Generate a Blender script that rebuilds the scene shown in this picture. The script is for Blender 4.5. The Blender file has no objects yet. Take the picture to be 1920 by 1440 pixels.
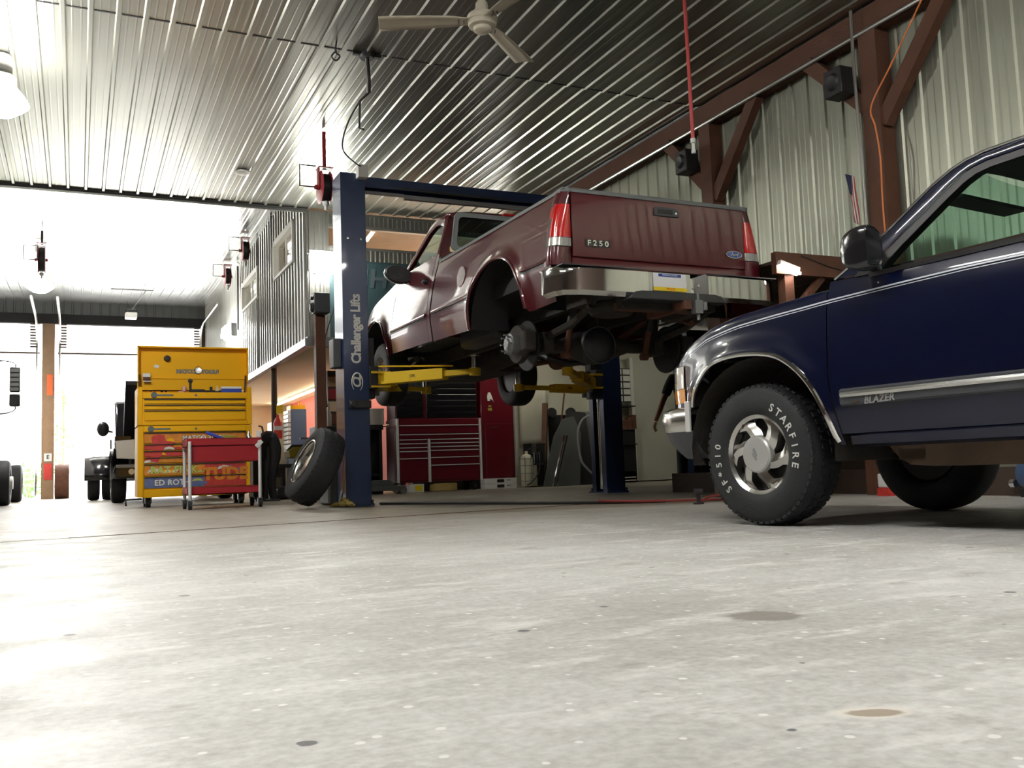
import bpy, bmesh, math, random
from mathutils import Vector, Matrix
random.seed(7)
SC = bpy.context.scene
COL = SC.collection
PI = math.pi
sin, cos = math.sin, math.cos
def R(d): return d * PI / 180.0

# ---------------------------------------------------------------- camera
YAW, PITCH, ROLL, FPX = 0.436927983, 0.0910275, -0.0357715, 1751.0
_f = Vector((sin(YAW) * cos(PITCH), cos(YAW) * cos(PITCH), sin(PITCH)))
_r0 = Vector((cos(YAW), -sin(YAW), 0)); _u0 = _r0.cross(_f)
_r = _r0 * cos(ROLL) + _u0 * sin(ROLL)
_u = -_r0 * sin(ROLL) + _u0 * cos(ROLL)
cam_d = bpy.data.cameras.new('camera'); cam = bpy.data.objects.new('camera', cam_d); COL.objects.link(cam)
cam_d.sensor_width = 36.0; cam_d.sensor_fit = 'HORIZONTAL'; cam_d.lens = FPX / 1920.0 * 36.0
cam_d.clip_start = 0.05; cam_d.clip_end = 300
cam.matrix_world = Matrix(((_r.x, _u.x, -_f.x, 0), (_r.y, _u.y, -_f.y, 0), (_r.z, _u.z, -_f.z, 0.34), (0, 0, 0, 1)))
SC.camera = cam

# ---------------------------------------------------------------- sky, daylight, exposure
W = bpy.data.worlds.new('sky'); SC.world = W; W.use_nodes = True
nt = W.node_tree; nt.nodes.clear()
bg = nt.nodes.new('ShaderNodeBackground'); out = nt.nodes.new('ShaderNodeOutputWorld')
bg.inputs[0].default_value = (1.0, 0.985, 0.96, 1); bg.inputs[1].default_value = 10.0
nt.links.new(bg.outputs[0], out.inputs[0])
SC.view_settings.view_transform = 'Standard'; SC.view_settings.look = 'None'
SC.view_settings.gamma = 1; SC.view_settings.use_curve_mapping = False
SC.view_settings.exposure = 0.55
SC.cycles.use_denoising = True
SC.cycles.max_bounces = 8; SC.cycles.diffuse_bounces = 4; SC.cycles.glossy_bounces = 4
SC.cycles.transparent_max_bounces = 12; SC.cycles.transmission_bounces = 6
SC.cycles.sample_clamp_indirect = 6.0
SC.cycles.caustics_reflective = False; SC.cycles.caustics_refractive = False

def portal(name, loc, rot, sx, sy):
    d = bpy.data.lights.new(name, 'AREA'); d.shape = 'RECTANGLE'; d.size = sx; d.size_y = sy; d.cycles.is_portal = True
    o = bpy.data.objects.new(name, d); COL.objects.link(o); o.location = loc; o.rotation_euler = rot
portal('portal_doorway_east', (1.25, 27.6, 1.95), (R(-90), 0, 0), 3.6, 3.9)
portal('portal_doorway_west', (-2.7, 27.6, 1.95), (R(-90), 0, 0), 3.6, 3.9)

def lamp_light(name, kind, loc, energy, color=(1, 1, 1), size=0.2, rot=(0, 0, 0), size_y=None):
    d = bpy.data.lights.new(name, kind); d.energy = energy; d.color = color
    if kind == 'AREA':
        d.size = size
        if size_y: d.shape = 'RECTANGLE'; d.size_y = size_y
    else: d.shadow_soft_size = size
    o = bpy.data.objects.new(name, d); COL.objects.link(o); o.location = loc; o.rotation_euler = rot
    return o

# ---------------------------------------------------------------- materials
MATS = {}
def mat(name, col, rough=0.5, metal=0.0, var=0.0, vscale=6.0, bump=0.0, bscale=40.0, coat=0.0, emit=None, estr=0.0, rvar=0.0, spec=0.5):
    m = bpy.data.materials.new(name); m.use_nodes = True; MATS[name] = m
    n = m.node_tree.nodes; l = m.node_tree.links; b = n['Principled BSDF']
    b.inputs['Base Color'].default_value = (*col, 1); b.inputs['Roughness'].default_value = rough
    b.inputs['Metallic'].default_value = metal; b.inputs['Coat Weight'].default_value = coat
    b.inputs['Coat Roughness'].default_value = 0.04; b.inputs['Specular IOR Level'].default_value = spec
    if emit:
        b.inputs['Emission Color'].default_value = (*emit, 1); b.inputs['Emission Strength'].default_value = estr
    tc = n.new('ShaderNodeTexCoord')
    if var or rvar:
        ns = n.new('ShaderNodeTexNoise'); ns.inputs['Scale'].default_value = vscale; ns.inputs['Detail'].default_value = 5
        l.new(tc.outputs['Object'], ns.inputs['Vector'])
        if var:
            mx = n.new('ShaderNodeMix'); mx.data_type = 'RGBA'
            mx.inputs['A'].default_value = (*[max(0, c * (1 - var)) for c in col], 1)
            mx.inputs['B'].default_value = (*[min(1, c * (1 + var)) for c in col], 1)
            l.new(ns.outputs['Fac'], mx.inputs['Factor']); l.new(mx.outputs['Result'], b.inputs['Base Color'])
        if rvar:
            mr = n.new('ShaderNodeMapRange'); mr.inputs['To Min'].default_value = max(0.02, rough - rvar); mr.inputs['To Max'].default_value = rough + rvar
            l.new(ns.outputs['Fac'], mr.inputs['Value']); l.new(mr.outputs['Result'], b.inputs['Roughness'])
    if bump:
        nb = n.new('ShaderNodeTexNoise'); nb.inputs['Scale'].default_value = bscale; nb.inputs['Detail'].default_value = 3
        l.new(tc.outputs['Object'], nb.inputs['Vector'])
        bp = n.new('ShaderNodeBump'); bp.inputs['Strength'].default_value = bump; bp.inputs['Distance'].default_value = 0.02
        l.new(nb.outputs['Fac'], bp.inputs['Height']); l.new(bp.outputs['Normal'], b.inputs['Normal'])
    return m
def emis(name, col, s):
    m = bpy.data.materials.new(name); m.use_nodes = True; MATS[name] = m
    n = m.node_tree.nodes; n.clear(); e = n.new('ShaderNodeEmission'); o = n.new('ShaderNodeOutputMaterial')
    e.inputs[0].default_value = (*col, 1); e.inputs[1].default_value = s; m.node_tree.links.new(e.outputs[0], o.inputs[0]); return m
def glass(name, tint, refl=0.12):
    m = bpy.data.materials.new(name); m.use_nodes = True; MATS[name] = m
    n = m.node_tree.nodes; l = m.node_tree.links; n.clear()
    t = n.new('ShaderNodeBsdfTransparent'); t.inputs[0].default_value = (*tint, 1)
    g = n.new('ShaderNodeBsdfGlossy'); g.inputs['Roughness'].default_value = 0.02
    fr = n.new('ShaderNodeFresnel'); ge = n.new('ShaderNodeNewGeometry'); ir = n.new('ShaderNodeMapRange')
    ir.inputs['To Min'].default_value = 1.45; ir.inputs['To Max'].default_value = 1 / 1.45   # a thin pane reflects alike from both sides
    l.new(ge.outputs['Backfacing'], ir.inputs['Value']); l.new(ir.outputs['Result'], fr.inputs[0])
    mx = n.new('ShaderNodeMixShader'); o = n.new('ShaderNodeOutputMaterial')
    l.new(fr.outputs[0], mx.inputs[0]); l.new(t.outputs[0], mx.inputs[1]); l.new(g.outputs[0], mx.inputs[2]); l.new(mx.outputs[0], o.inputs[0])
    return m

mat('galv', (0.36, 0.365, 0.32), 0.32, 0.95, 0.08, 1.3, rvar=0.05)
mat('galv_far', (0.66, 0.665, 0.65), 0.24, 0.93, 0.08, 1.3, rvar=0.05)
mat('wall_steel', (0.38, 0.39, 0.315), 0.42, 0.65, 0.14, 1.2, rvar=0.06)
mat('mezz_steel', (0.46, 0.46, 0.43), 0.30, 0.88, 0.10, 1.2, rvar=0.05)
mat('dark_gap', (0.012, 0.012, 0.012), 0.9)
mat('brown_wood', (0.105, 0.042, 0.022), 0.7, 0, 0.45, 5, 0.25, 60)
mat('dark_wood', (0.055, 0.035, 0.024), 0.75, 0, 0.4, 5, 0.25, 60)
mat('tan_wood', (0.30, 0.19, 0.11), 0.7, 0, 0.25, 5, 0.2, 60)
mat('warm_ceiling', (0.84, 0.78, 0.56), 0.8, 0, 0.05, 2)
mat('white_wall', (0.66, 0.64, 0.52), 0.7, 0, 0.10, 1.5)
mat('white_paint', (0.78, 0.77, 0.72), 0.5, 0, 0.05, 4)
mat('door_white', (0.55, 0.56, 0.47), 0.5, 0, 0.06, 2)
mat('red_wall', (0.44, 0.075, 0.05), 0.7, 0, 0.12, 2)
mat('outer_white', (0.85, 0.85, 0.83), 0.8, 0, 0.06, 1)
mat('door_panel', (0.86, 0.87, 0.88), 0.6, 0, 0.03, 2); MATS['door_panel'].node_tree.nodes['Principled BSDF'].inputs['Transmission Weight'].default_value = 0.0
_n = MATS['door_panel'].node_tree.nodes; _l = MATS['door_panel'].node_tree.links; _t = _n.new('ShaderNodeBsdfTranslucent'); _t.inputs[0].default_value = (0.85, 0.86, 0.86, 1)
_m = _n.new('ShaderNodeMixShader'); _m.inputs[0].default_value = 0.6; _l.new(_n['Principled BSDF'].outputs[0], _m.inputs[1]); _l.new(_t.outputs[0], _m.inputs[2]); _l.new(_m.outputs[0], _n['Material Output'].inputs[0])
mat('black', (0.012, 0.012, 0.013), 0.5, 0, 0.2, 8)
mat('black_gloss', (0.010, 0.010, 0.012), 0.18, 0, coat=0.6)
mat('black_plastic', (0.022, 0.023, 0.025), 0.45, 0, 0.2, 12, 0.1, 90)
mat('rubber', (0.013, 0.0145, 0.017), 0.72, 0, 0.25, 14, 0.15, 120)
mat('grime', (0.032, 0.027, 0.022), 0.75, 0.1, 0.6, 9, 0.5, 25)
mat('rust', (0.13, 0.055, 0.032), 0.75, 0.2, 0.5, 10, 0.4, 40)
mat('frame_rust', (0.115, 0.075, 0.05), 0.75, 0.1, 0.4, 4, 0.2, 30)
mat('chrome', (0.86, 0.86, 0.85), 0.07, 1.0)
mat('chrome_soft', (0.74, 0.74, 0.72), 0.2, 1.0, 0.08, 6)
mat('alloy', (0.80, 0.79, 0.76), 0.22, 1.0, 0.05, 10)
mat('satin_grey', (0.28, 0.28, 0.28), 0.5, 0, 0.1, 10)
mat('mold_grey', (0.055, 0.058, 0.066), 0.5, 0, 0.1, 12)
mat('blue_paint', (0.0009, 0.003, 0.020), 0.28, 0.0, 0.05, 3, coat=0.7, spec=0.2)
mat('maroon_paint', (0.080, 0.0065, 0.0115), 0.3, 0.05, 0.08, 3, coat=0.75, spec=0.3)
mat('bed_rail', (0.16, 0.17, 0.17), 0.5, 0, 0.1, 10)
mat('grey_seal', (0.30, 0.33, 0.33), 0.55, 0, 0.08, 8)
mat('lamp_red', (0.62, 0.010, 0.012), 0.12, 0, 0.25, 30, coat=1.0)
mat('lamp_clear', (0.72, 0.70, 0.62), 0.2, 0.3, 0.3, 40, coat=1.0)
mat('amber', (1.0, 0.36, 0.008), 0.25, 0, 0.05, 30, coat=0.8)
mat('pinstripe', (0.62, 0.66, 0.74), 0.35)
mat('white', (0.80, 0.80, 0.78), 0.5, 0, 0.04, 8)
mat('lift_blue', (0.010, 0.027, 0.088), 0.32, 0.1, 0.18, 2.2, coat=0.5)
mat('lift_yellow', (0.80, 0.52, 0.015), 0.42, 0, 0.12, 4, 0.05, 30)
mat('tool_yellow', (0.98, 0.50, 0.005), 0.5, 0, 0.04, 3, spec=0.25)
mat('cart_red', (0.36, 0.012, 0.020), 0.45, 0, 0.10, 4, spec=0.3)
mat('cab_maroon', (0.135, 0.010, 0.018), 0.28, 0.1, 0.12, 3, coat=0.5)
mat('graphic_red', (0.62, 0.05, 0.04), 0.4, 0, 0.4, 16)
mat('graphic_orange', (0.80, 0.26, 0.02), 0.4, 0, 0.4, 16)
mat('graphic_lime', (0.55, 0.58, 0.12), 0.4, 0, 0.2, 20)
mat('graphic_blue', (0.14, 0.18, 0.38), 0.4, 0, 0.4, 16)
mat('cab_blue', (0.07, 0.12, 0.24), 0.5, 0, 0.08, 4)
mat('bright_blue', (0.02, 0.06, 0.45), 0.4)
mat('beige', (0.62, 0.52, 0.36), 0.6, 0, 0.08, 4)
mat('fan_cream', (0.56, 0.51, 0.40), 0.4, 0, 0.06, 6)
mat('hose_red', (0.55, 0.075, 0.075), 0.4, 0, 0.1, 8)
mat('post_silver', (0.86, 0.86, 0.84), 0.35, 0.25)
mat('hose_dull', (0.22, 0.035, 0.03), 0.5, 0, 0.2, 8)
mat('reel_red', (0.24, 0.016, 0.022), 0.4, 0, 0.1, 8)
mat('orange_cable', (0.72, 0.22, 0.06), 0.5)
mat('orange', (0.80, 0.15, 0.03), 0.5, 0, 0.1, 8)
mat('steel_grey', (0.20, 0.205, 0.205), 0.4, 0.5, 0.15, 6)
mat('panel_grey', (0.085, 0.090, 0.088), 0.5, 0.2, 0.2, 3)
mat('teal_dark', (0.035, 0.070, 0.080), 0.5, 0, 0.25, 3)
mat('sign_grey', (0.13, 0.16, 0.17), 0.5)
mat('tank_cream', (0.60, 0.57, 0.42), 0.5, 0, 0.08, 6)
mat('glove_yellow', (0.62, 0.47, 0.13), 0.8, 0, 0.25, 20, 0.3, 60)
mat('olive', (0.30, 0.27, 0.03), 0.5, 0, 0.15, 10)
mat('skin', (0.36, 0.17, 0.11), 0.55, 0, 0.08, 20, spec=0.35)
mat('cloth_black', (0.014, 0.014, 0.016), 0.85, 0, 0.3, 20, 0.3, 80)
mat('cloth_jean', (0.03, 0.036, 0.05), 0.85, 0, 0.3, 20, 0.3, 80)
mat('hair', (0.02, 0.014, 0.010), 0.6, 0, 0.3, 30)
mat('leaf', (0.16, 0.42, 0.10), 0.6, 0, 0.4, 3)
mat('bark', (0.28, 0.18, 0.11), 0.8, 0, 0.3, 8)
mat('teal', (0.02, 0.26, 0.22), 0.5)
mat('flag_red', (0.42, 0.07, 0.06), 0.8)
mat('flag_blue', (0.02, 0.025, 0.07), 0.8)
mat('pink', (0.75, 0.40, 0.33), 0.6)
mat('plate_yellow', (0.85, 0.62, 0.02), 0.4)
mat('plate_blue', (0.03, 0.06, 0.30), 0.4)
mat('lettering', (0.74, 0.75, 0.70), 0.45)
mat('oval_blue', (0.015, 0.05, 0.28), 0.2, coat=1.0)
mat('cap_silver', (0.62, 0.62, 0.60), 0.3, 0.4)
mat('tan_round', (0.42, 0.30, 0.10), 0.6, 0, 0.15, 10)
emis('lamp_white', (1.0, 0.98, 0.92), 170.0)
emis('lamp_flood', (1.0, 0.99, 0.90), 60.0)
emis('tube_warm', (1.0, 0.90, 0.64), 26.0)
emis('tube_dim', (1.0, 0.74, 0.42), 7.0)
mat('banner_print', (0.075, 0.10, 0.11), 0.5)
emis('tube_pink', (1.0, 0.86, 0.78), 30.0)
emis('tube_added', (1.0, 0.95, 0.78), 22.0)
emis('tube_cool', (1.0, 0.975, 0.93), 158.0)
glass('car_glass', (0.62, 0.80, 0.72)); glass('clear_glass', (0.9, 0.92, 0.9)); glass('dark_glass', (0.10, 0.14, 0.14))

def floor_material():
    m = bpy.data.materials.new('concrete'); m.use_nodes = True; MATS['concrete'] = m
    n = m.node_tree.nodes; l = m.node_tree.links; b = n['Principled BSDF']
    geo = n.new('ShaderNodeNewGeometry')
    def noise(scale, det, rough=0.55, vec=None, sc=(1, 1, 1)):
        mp = n.new('ShaderNodeMapping'); mp.inputs['Scale'].default_value = sc; l.new(geo.outputs['Position'], mp.inputs['Vector'])
        t = n.new('ShaderNodeTexNoise'); t.inputs['Scale'].default_value = scale; t.inputs['Detail'].default_value = det; t.inputs['Roughness'].default_value = rough
        l.new(mp.outputs[0], t.inputs['Vector']); return t.outputs['Fac']
    def ramp(fac, stops):
        r = n.new('ShaderNodeValToRGB'); e = r.color_ramp.elements
        e[0].position, e[0].color = stops[0][0], (*stops[0][1], 1); e[1].position, e[1].color = stops[-1][0], (*stops[-1][1], 1)
        for p, c in stops[1:-1]:
            k = e.new(p); k.color = (*c, 1)
        l.new(fac, r.inputs[0]); return r.outputs[0]
    def mix(fac, a, c, mode='MIX'):
        x = n.new('ShaderNodeMix'); x.data_type = 'RGBA'; x.blend_type = mode
        for s, v in (('Factor', fac), ('A', a), ('B', c)):
            if isinstance(v, (tuple, float, int)): x.inputs[s].default_value = v if not isinstance(v, tuple) else (*v, 1)
            else: l.new(v, x.inputs[s])
        return x.outputs['Result']
    def grey(fac, lo, hi):
        r = n.new('ShaderNodeMapRange'); r.inputs['From Min'].default_value = lo; r.inputs['From Max'].default_value = hi; l.new(fac, r.inputs['Value']); return r.outputs['Result']
    base = ramp(noise(0.9, 6), [(0.30, (0.37, 0.36, 0.335)), (0.5, (0.50, 0.495, 0.475)), (0.70, (0.62, 0.615, 0.595))])
    pale = grey(noise(5.0, 8, 0.68, sc=(0.55, 1.5, 1)), 0.52, 0.68)
    c = mix(pale, base, (0.72, 0.71, 0.68))
    dk = grey(noise(3.2, 6, 0.6, sc=(1, 1.6, 1)), 0.60, 0.76)
    c = mix(dk, c, (0.30, 0.285, 0.255))
    fine = noise(55, 3); mid = noise(17, 5, 0.65); c = mix(0.35, c, ramp(mid, [(0.35, (0.36, 0.355, 0.34)), (0.65, (0.64, 0.635, 0.62))]), 'OVERLAY'); c = mix(0.28, c, ramp(fine, [(0.3, (0.25, 0.25, 0.24)), (0.7, (0.8, 0.8, 0.78))]), 'OVERLAY')
    # dark flecks
    v = n.new('ShaderNodeTexVoronoi'); v.voronoi_dimensions = '2D'; v.inputs['Scale'].default_value = 3.4; l.new(geo.outputs['Position'], v.inputs['Vector'])
    wob = noise(24, 2); ad = n.new('ShaderNodeMath'); ad.operation = 'MULTIPLY_ADD'; l.new(wob, ad.inputs[0]); ad.inputs[1].default_value = 0.09; l.new(v.outputs['Distance'], ad.inputs[2])
    sc3 = n.new('ShaderNodeSeparateColor'); l.new(v.outputs['Color'], sc3.inputs[0])
    th = n.new('ShaderNodeMapRange'); th.inputs['From Min'].default_value = 0.45; th.inputs['From Max'].default_value = 1.0; th.inputs['To Min'].default_value = 0.02; th.inputs['To Max'].default_value = 0.105; l.new(sc3.outputs[0], th.inputs['Value'])
    sb = n.new('ShaderNodeMath'); sb.operation = 'SUBTRACT'; l.new(th.outputs['Result'], sb.inputs[0]); l.new(ad.outputs[0], sb.inputs[1])
    fl = grey(sb.outputs[0], 0.0, 0.012)
    c = mix(fl, c, (0.10, 0.10, 0.10))
    v2 = n.new('ShaderNodeTexVoronoi'); v2.voronoi_dimensions = '2D'; v2.inputs['Scale'].default_value = 7.5; l.new(geo.outputs['Position'], v2.inputs['Vector'])
    ad2 = n.new('ShaderNodeMath'); ad2.operation = 'MULTIPLY_ADD'; l.new(wob, ad2.inputs[0]); ad2.inputs[1].default_value = 0.12; l.new(v2.outputs['Distance'], ad2.inputs[2])
    c = mix(grey(ad2.outputs[0], 0.115, 0.095), c, (0.78, 0.77, 0.74))
    sep = n.new('ShaderNodeSeparateXYZ'); l.new(geo.outputs['Position'], sep.inputs[0])
    # worn, browner slab beyond the joint, with shade towards the lift painted in
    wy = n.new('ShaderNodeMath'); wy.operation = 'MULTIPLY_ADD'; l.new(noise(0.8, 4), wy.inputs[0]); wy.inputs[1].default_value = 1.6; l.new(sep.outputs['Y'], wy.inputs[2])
    worn_shaded = grey(wy.outputs[0], 4.6, 8.6)
    c = mix(worn_shaded, c, mix(0.78, c, (0.19, 0.155, 0.105)))
    # stains, and last the raised pickup's shade painted into the slab: (x, y, rx, ry, rotation, colour, strength)
    for (sx, sy, rx, ry, rz, colr, st) in ((1.37, 1.665, 0.085, 0.072, 0.44, (0.22, 0.20, 0.175), 0.9), (0.965, 0.965, 0.060, 0.030, 0.44, (0.72, 0.68, 0.60), 0.8), (0.965, 0.962, 0.040, 0.020, 0.44, (0.30, 0.235, 0.165), 0.85),
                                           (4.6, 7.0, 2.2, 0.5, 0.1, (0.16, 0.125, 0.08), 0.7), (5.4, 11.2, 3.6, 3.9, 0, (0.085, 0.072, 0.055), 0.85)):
        mp = n.new('ShaderNodeMapping'); mp.vector_type = 'TEXTURE'; mp.inputs['Location'].default_value = (sx, sy, 0); mp.inputs['Rotation'].default_value = (0, 0, -rz); mp.inputs['Scale'].default_value = (rx, ry, 1)
        l.new(geo.outputs['Position'], mp.inputs['Vector'])
        ln = n.new('ShaderNodeVectorMath'); ln.operation = 'LENGTH'; l.new(mp.outputs[0], ln.inputs[0])
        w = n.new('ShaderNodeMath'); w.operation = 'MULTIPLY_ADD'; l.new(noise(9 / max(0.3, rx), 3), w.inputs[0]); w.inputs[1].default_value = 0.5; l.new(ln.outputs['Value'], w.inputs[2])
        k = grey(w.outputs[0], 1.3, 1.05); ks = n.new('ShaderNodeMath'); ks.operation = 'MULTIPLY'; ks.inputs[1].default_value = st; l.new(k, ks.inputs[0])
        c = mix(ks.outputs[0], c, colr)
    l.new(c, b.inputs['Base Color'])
    rr = grey(noise(4, 5), 0.2, 0.8); mr = n.new('ShaderNodeMapRange'); mr.inputs['To Min'].default_value = 0.38; mr.inputs['To Max'].default_value = 0.62; l.new(rr, mr.inputs['Value'])
    l.new(mr.outputs['Result'], b.inputs['Roughness'])
    bp = n.new('ShaderNodeBump'); bp.inputs['Strength'].default_value = 0.25; bp.inputs['Distance'].default_value = 0.004
    l.new(noise(30, 6, 0.7), bp.inputs['Height']); l.new(bp.outputs['Normal'], b.inputs['Normal'])
floor_material()

# ---------------------------------------------------------------- mesh helpers
class MB:
    def __init__(s): s.v = []; s.f = []
    def add(s, V, F):
        o = len(s.v); s.v += [tuple(p) for p in V]; s.f += [[i + o for i in f] for f in F]; return s
    def box(s, x0, x1, y0, y1, z0, z1):
        return s.add([(x0, y0, z0), (x1, y0, z0), (x1, y1, z0), (x0, y1, z0), (x0, y0, z1), (x1, y0, z1), (x1, y1, z1), (x0, y1, z1)],
                     [(0, 3, 2, 1), (4, 5, 6, 7), (0, 1, 5, 4), (1, 2, 6, 5), (2, 3, 7, 6), (3, 0, 4, 7)])
    def obox(s, c, sz, M=None):
        V = [Vector((a * sz[0] / 2, b * sz[1] / 2, d * sz[2] / 2)) for d in (-1, 1) for a, b in ((-1, -1), (1, -1), (1, 1), (-1, 1))]
        V = [(M @ p if M else p) + Vector(c) for p in V]
        return s.add(V, [(0, 3, 2, 1), (4, 5, 6, 7), (0, 1, 5, 4), (1, 2, 6, 5), (2, 3, 7, 6), (3, 0, 4, 7)])
    def bar(s, p0, p1, w, h, up=(0, 0, 1), w1=None, h1=None):
        p0, p1 = Vector(p0), Vector(p1); d = (p1 - p0).normalized(); a = d.cross(Vector(up)).normalized(); b = a.cross(d)
        V = []
        for p, ww, hh in ((p0, w, h), (p1, w1 or w, h1 or h)):
            V += [p + a * (i * ww / 2) + b * (j * hh / 2) for i, j in ((-1, -1), (1, -1), (1, 1), (-1, 1))]
        return s.add(V, [(0, 1, 2, 3), (7, 6, 5, 4), (0, 4, 5, 1), (1, 5, 6, 2), (2, 6, 7, 3), (3, 7, 4, 0)])
    def cyl(s, p0, p1, r0, r1=None, n=16):
        p0, p1 = Vector(p0), Vector(p1); r1 = r0 if r1 is None else r1
        d = (p1 - p0).normalized(); a = d.orthogonal().normalized(); b = d.cross(a)
        V = [p + (a * cos(2 * PI * i / n) + b * sin(2 * PI * i / n)) * r for p, r in ((p0, r0), (p1, r1)) for i in range(n)]
        return s.add(V, [(i, (i + 1) % n, n + (i + 1) % n, n + i) for i in range(n)] + [tuple(range(n - 1, -1, -1)), tuple(range(n, 2 * n))])
    def tube(s, pts, r, n=8, closed=False):
        pts = [Vector(p) for p in pts]; m = len(pts); V = []; prev = None
        for i, p in enumerate(pts):
            d = (pts[(i + 1) % m] - pts[i - 1]) if closed else (pts[min(i + 1, m - 1)] - pts[max(i - 1, 0)])
            d.normalize()
            a = d.orthogonal().normalized() if prev is None else (prev - d * prev.dot(d)).normalized()
            prev = a; b = d.cross(a); rr = r[i] if isinstance(r, (list, tuple)) else r
            V += [p + (a * cos(2 * PI * k / n) + b * sin(2 * PI * k / n)) * rr for k in range(n)]
        F = [(i * n + k, i * n + (k + 1) % n, ((i + 1) % m) * n + (k + 1) % n, ((i + 1) % m) * n + k) for i in range(m if closed else m - 1) for k in range(n)]
        if not closed: F += [tuple(range(n - 1, -1, -1)), tuple(range((m - 1) * n, m * n))]
        return s.add(V, F)
    def lathe(s, prof, n=32, M=None, cap=True):
        V = []; m = len(prof)
        for k in range(n):
            t = 2 * PI * k / n
            for r, h in prof:
                p = Vector((r * cos(t), r * sin(t), h)); V.append(M @ p if M else p)
        F = [(k * m + i, ((k + 1) % n) * m + i, ((k + 1) % n) * m + i + 1, k * m + i + 1) for k in range(n) for i in range(m - 1)]
        if cap:
            if prof[0][0] > 1e-6: F.append(tuple(k * m for k in range(n - 1, -1, -1)))
            if prof[-1][0] > 1e-6: F.append(tuple(k * m + m - 1 for k in range(n)))
        return s.add(V, F)
    def prism(s, poly, a, b, ax='y', M=None):
        def P(u, v, w):
            p = {'y': (u, w, v), 'x': (w, u, v), 'z': (u, v, w)}[ax]; return M @ Vector(p) if M else Vector(p)
        n = len(poly); V = [P(u, v, a) for u, v in poly] + [P(u, v, b) for u, v in poly]
        return s.add(V, [tuple(range(n)), tuple(range(2 * n - 1, n - 1, -1))] + [(i, n + i, n + (i + 1) % n, (i + 1) % n) for i in range(n)])
    def grid(s, rows):
        m = len(rows[0]); V = [p for r in rows for p in r]
        return s.add(V, [(i * m + j, i * m + j + 1, (i + 1) * m + j + 1, (i + 1) * m + j) for i in range(len(rows) - 1) for j in range(m - 1)])
    def sph(s, c, r, n=12, sz=1.0, M=None):
        c = Vector(c); pr = [(max(1e-7, r * sin(PI * i / n)), -r * cos(PI * i / n) * sz) for i in range(n + 1)]
        T = Matrix.Translation(c) @ (M.to_4x4() if M else Matrix.Identity(4)); return s.lathe(pr, n * 2, T, cap=False)
    def xf(s, M):
        s.v = [tuple(M @ Vector(p)) for p in s.v]; return s
    def mirx(s):
        o = MB(); o.v = [(-a, b, c) for a, b, c in s.v]; o.f = [list(reversed(f)) for f in s.f]; return o
    def obj(s, name, m, parent=None, smooth=35, bevel=0, solid=0, sub=0, off=None, fix=True):
        me = bpy.data.meshes.new(name)
        V = s.v if off is None else [(a - off[0], b - off[1], c - off[2]) for a, b, c in s.v]
        me.from_pydata(V, [], s.f)
        bm = bmesh.new(); bm.from_mesh(me)
        bmesh.ops.remove_doubles(bm, verts=bm.verts, dist=1e-6)
        if fix: bmesh.ops.recalc_face_normals(bm, faces=bm.faces)
        bm.to_mesh(me); bm.free()
        if smooth:
            for p in me.polygons: p.use_smooth = True
            me.set_sharp_from_angle(angle=R(smooth))
        me.materials.append(MATS[m])
        o = bpy.data.objects.new(name, me); COL.objects.link(o)
        if parent is not None: o.parent = parent
        if solid:
            q = o.modifiers.new('solidify', 'SOLIDIFY'); q.thickness = abs(solid); q.offset = -1 if solid > 0 else 1
        if bevel:
            q = o.modifiers.new('bevel', 'BEVEL'); q.width = bevel; q.segments = 2; q.limit_method = 'ANGLE'; q.angle_limit = R(40)
        if sub:
            q = o.modifiers.new('subd', 'SUBSURF'); q.levels = sub; q.render_levels = sub
        return o
def thing(name, label, cat, loc=(0, 0, 0), rz=0.0, group=None):
    o = bpy.data.objects.new(name, None); COL.objects.link(o); o.location = loc; o.rotation_euler = (0, 0, rz); o.empty_display_size = 0.1
    return tag(o, label, cat, group)
def tag(o, label, cat, group=None, kind=None):
    o['label'] = label; o['category'] = cat
    if group: o['group'] = group
    if kind: o['kind'] = kind
    return o
def struct(o, label=None):
    o['kind'] = 'structure'
    if label: o['label'] = label
    return o
def dup(root, loc, rz=None, label=None):
    r = root.copy(); COL.objects.link(r); r.location = loc
    if rz is not None: r.rotation_euler = (root.rotation_euler[0], root.rotation_euler[1], rz)
    if label: r['label'] = label
    for ch in list(root.children):
        c = ch.copy(); COL.objects.link(c); c.parent = r
        for g in list(ch.children):
            d = g.copy(); COL.objects.link(d); d.parent = c
    return r
def text_mb(txt, size=1.0, ext=0.0, shear=0.0, space=1.0, bold=0.0):
    cu = bpy.data.curves.new('lettering', 'FONT'); cu.body = txt; cu.size = size; cu.extrude = ext; cu.shear = shear; cu.space_character = space
    cu.align_x = 'CENTER'; cu.align_y = 'CENTER'; cu.offset = bold; cu.resolution_u = 3
    o = bpy.data.objects.new('lettering', cu); COL.objects.link(o)
    dg = bpy.context.evaluated_depsgraph_get(); dg.update()
    me = bpy.data.meshes.new_from_object(o.evaluated_get(dg))
    b = MB(); b.v = [tuple(v.co) for v in me.vertices]; b.f = [list(p.vertices) for p in me.polygons]
    bpy.data.objects.remove(o); bpy.data.meshes.remove(me); bpy.data.curves.remove(cu)
    return b
def frame_M(origin, xdir, ydir):
    x = Vector(xdir).normalized(); z = x.cross(Vector(ydir)).normalized(); y = z.cross(x)
    return Matrix(((x.x, y.x, z.x, origin[0]), (x.y, y.y, z.y, origin[1]), (x.z, y.z, z.z, origin[2]), (0, 0, 0, 1)))
def lerp(a, b, t): return a + (b - a) * t
def pl(x, pts):
    """piecewise linear with x ascending"""
    if x <= pts[0][0]: return pts[0][1]
    for (a, u), (b, v) in zip(pts, pts[1:]):
        if x <= b: return lerp(u, v, (x - a) / (b - a)) if b > a else v
    return pts[-1][1]
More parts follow.
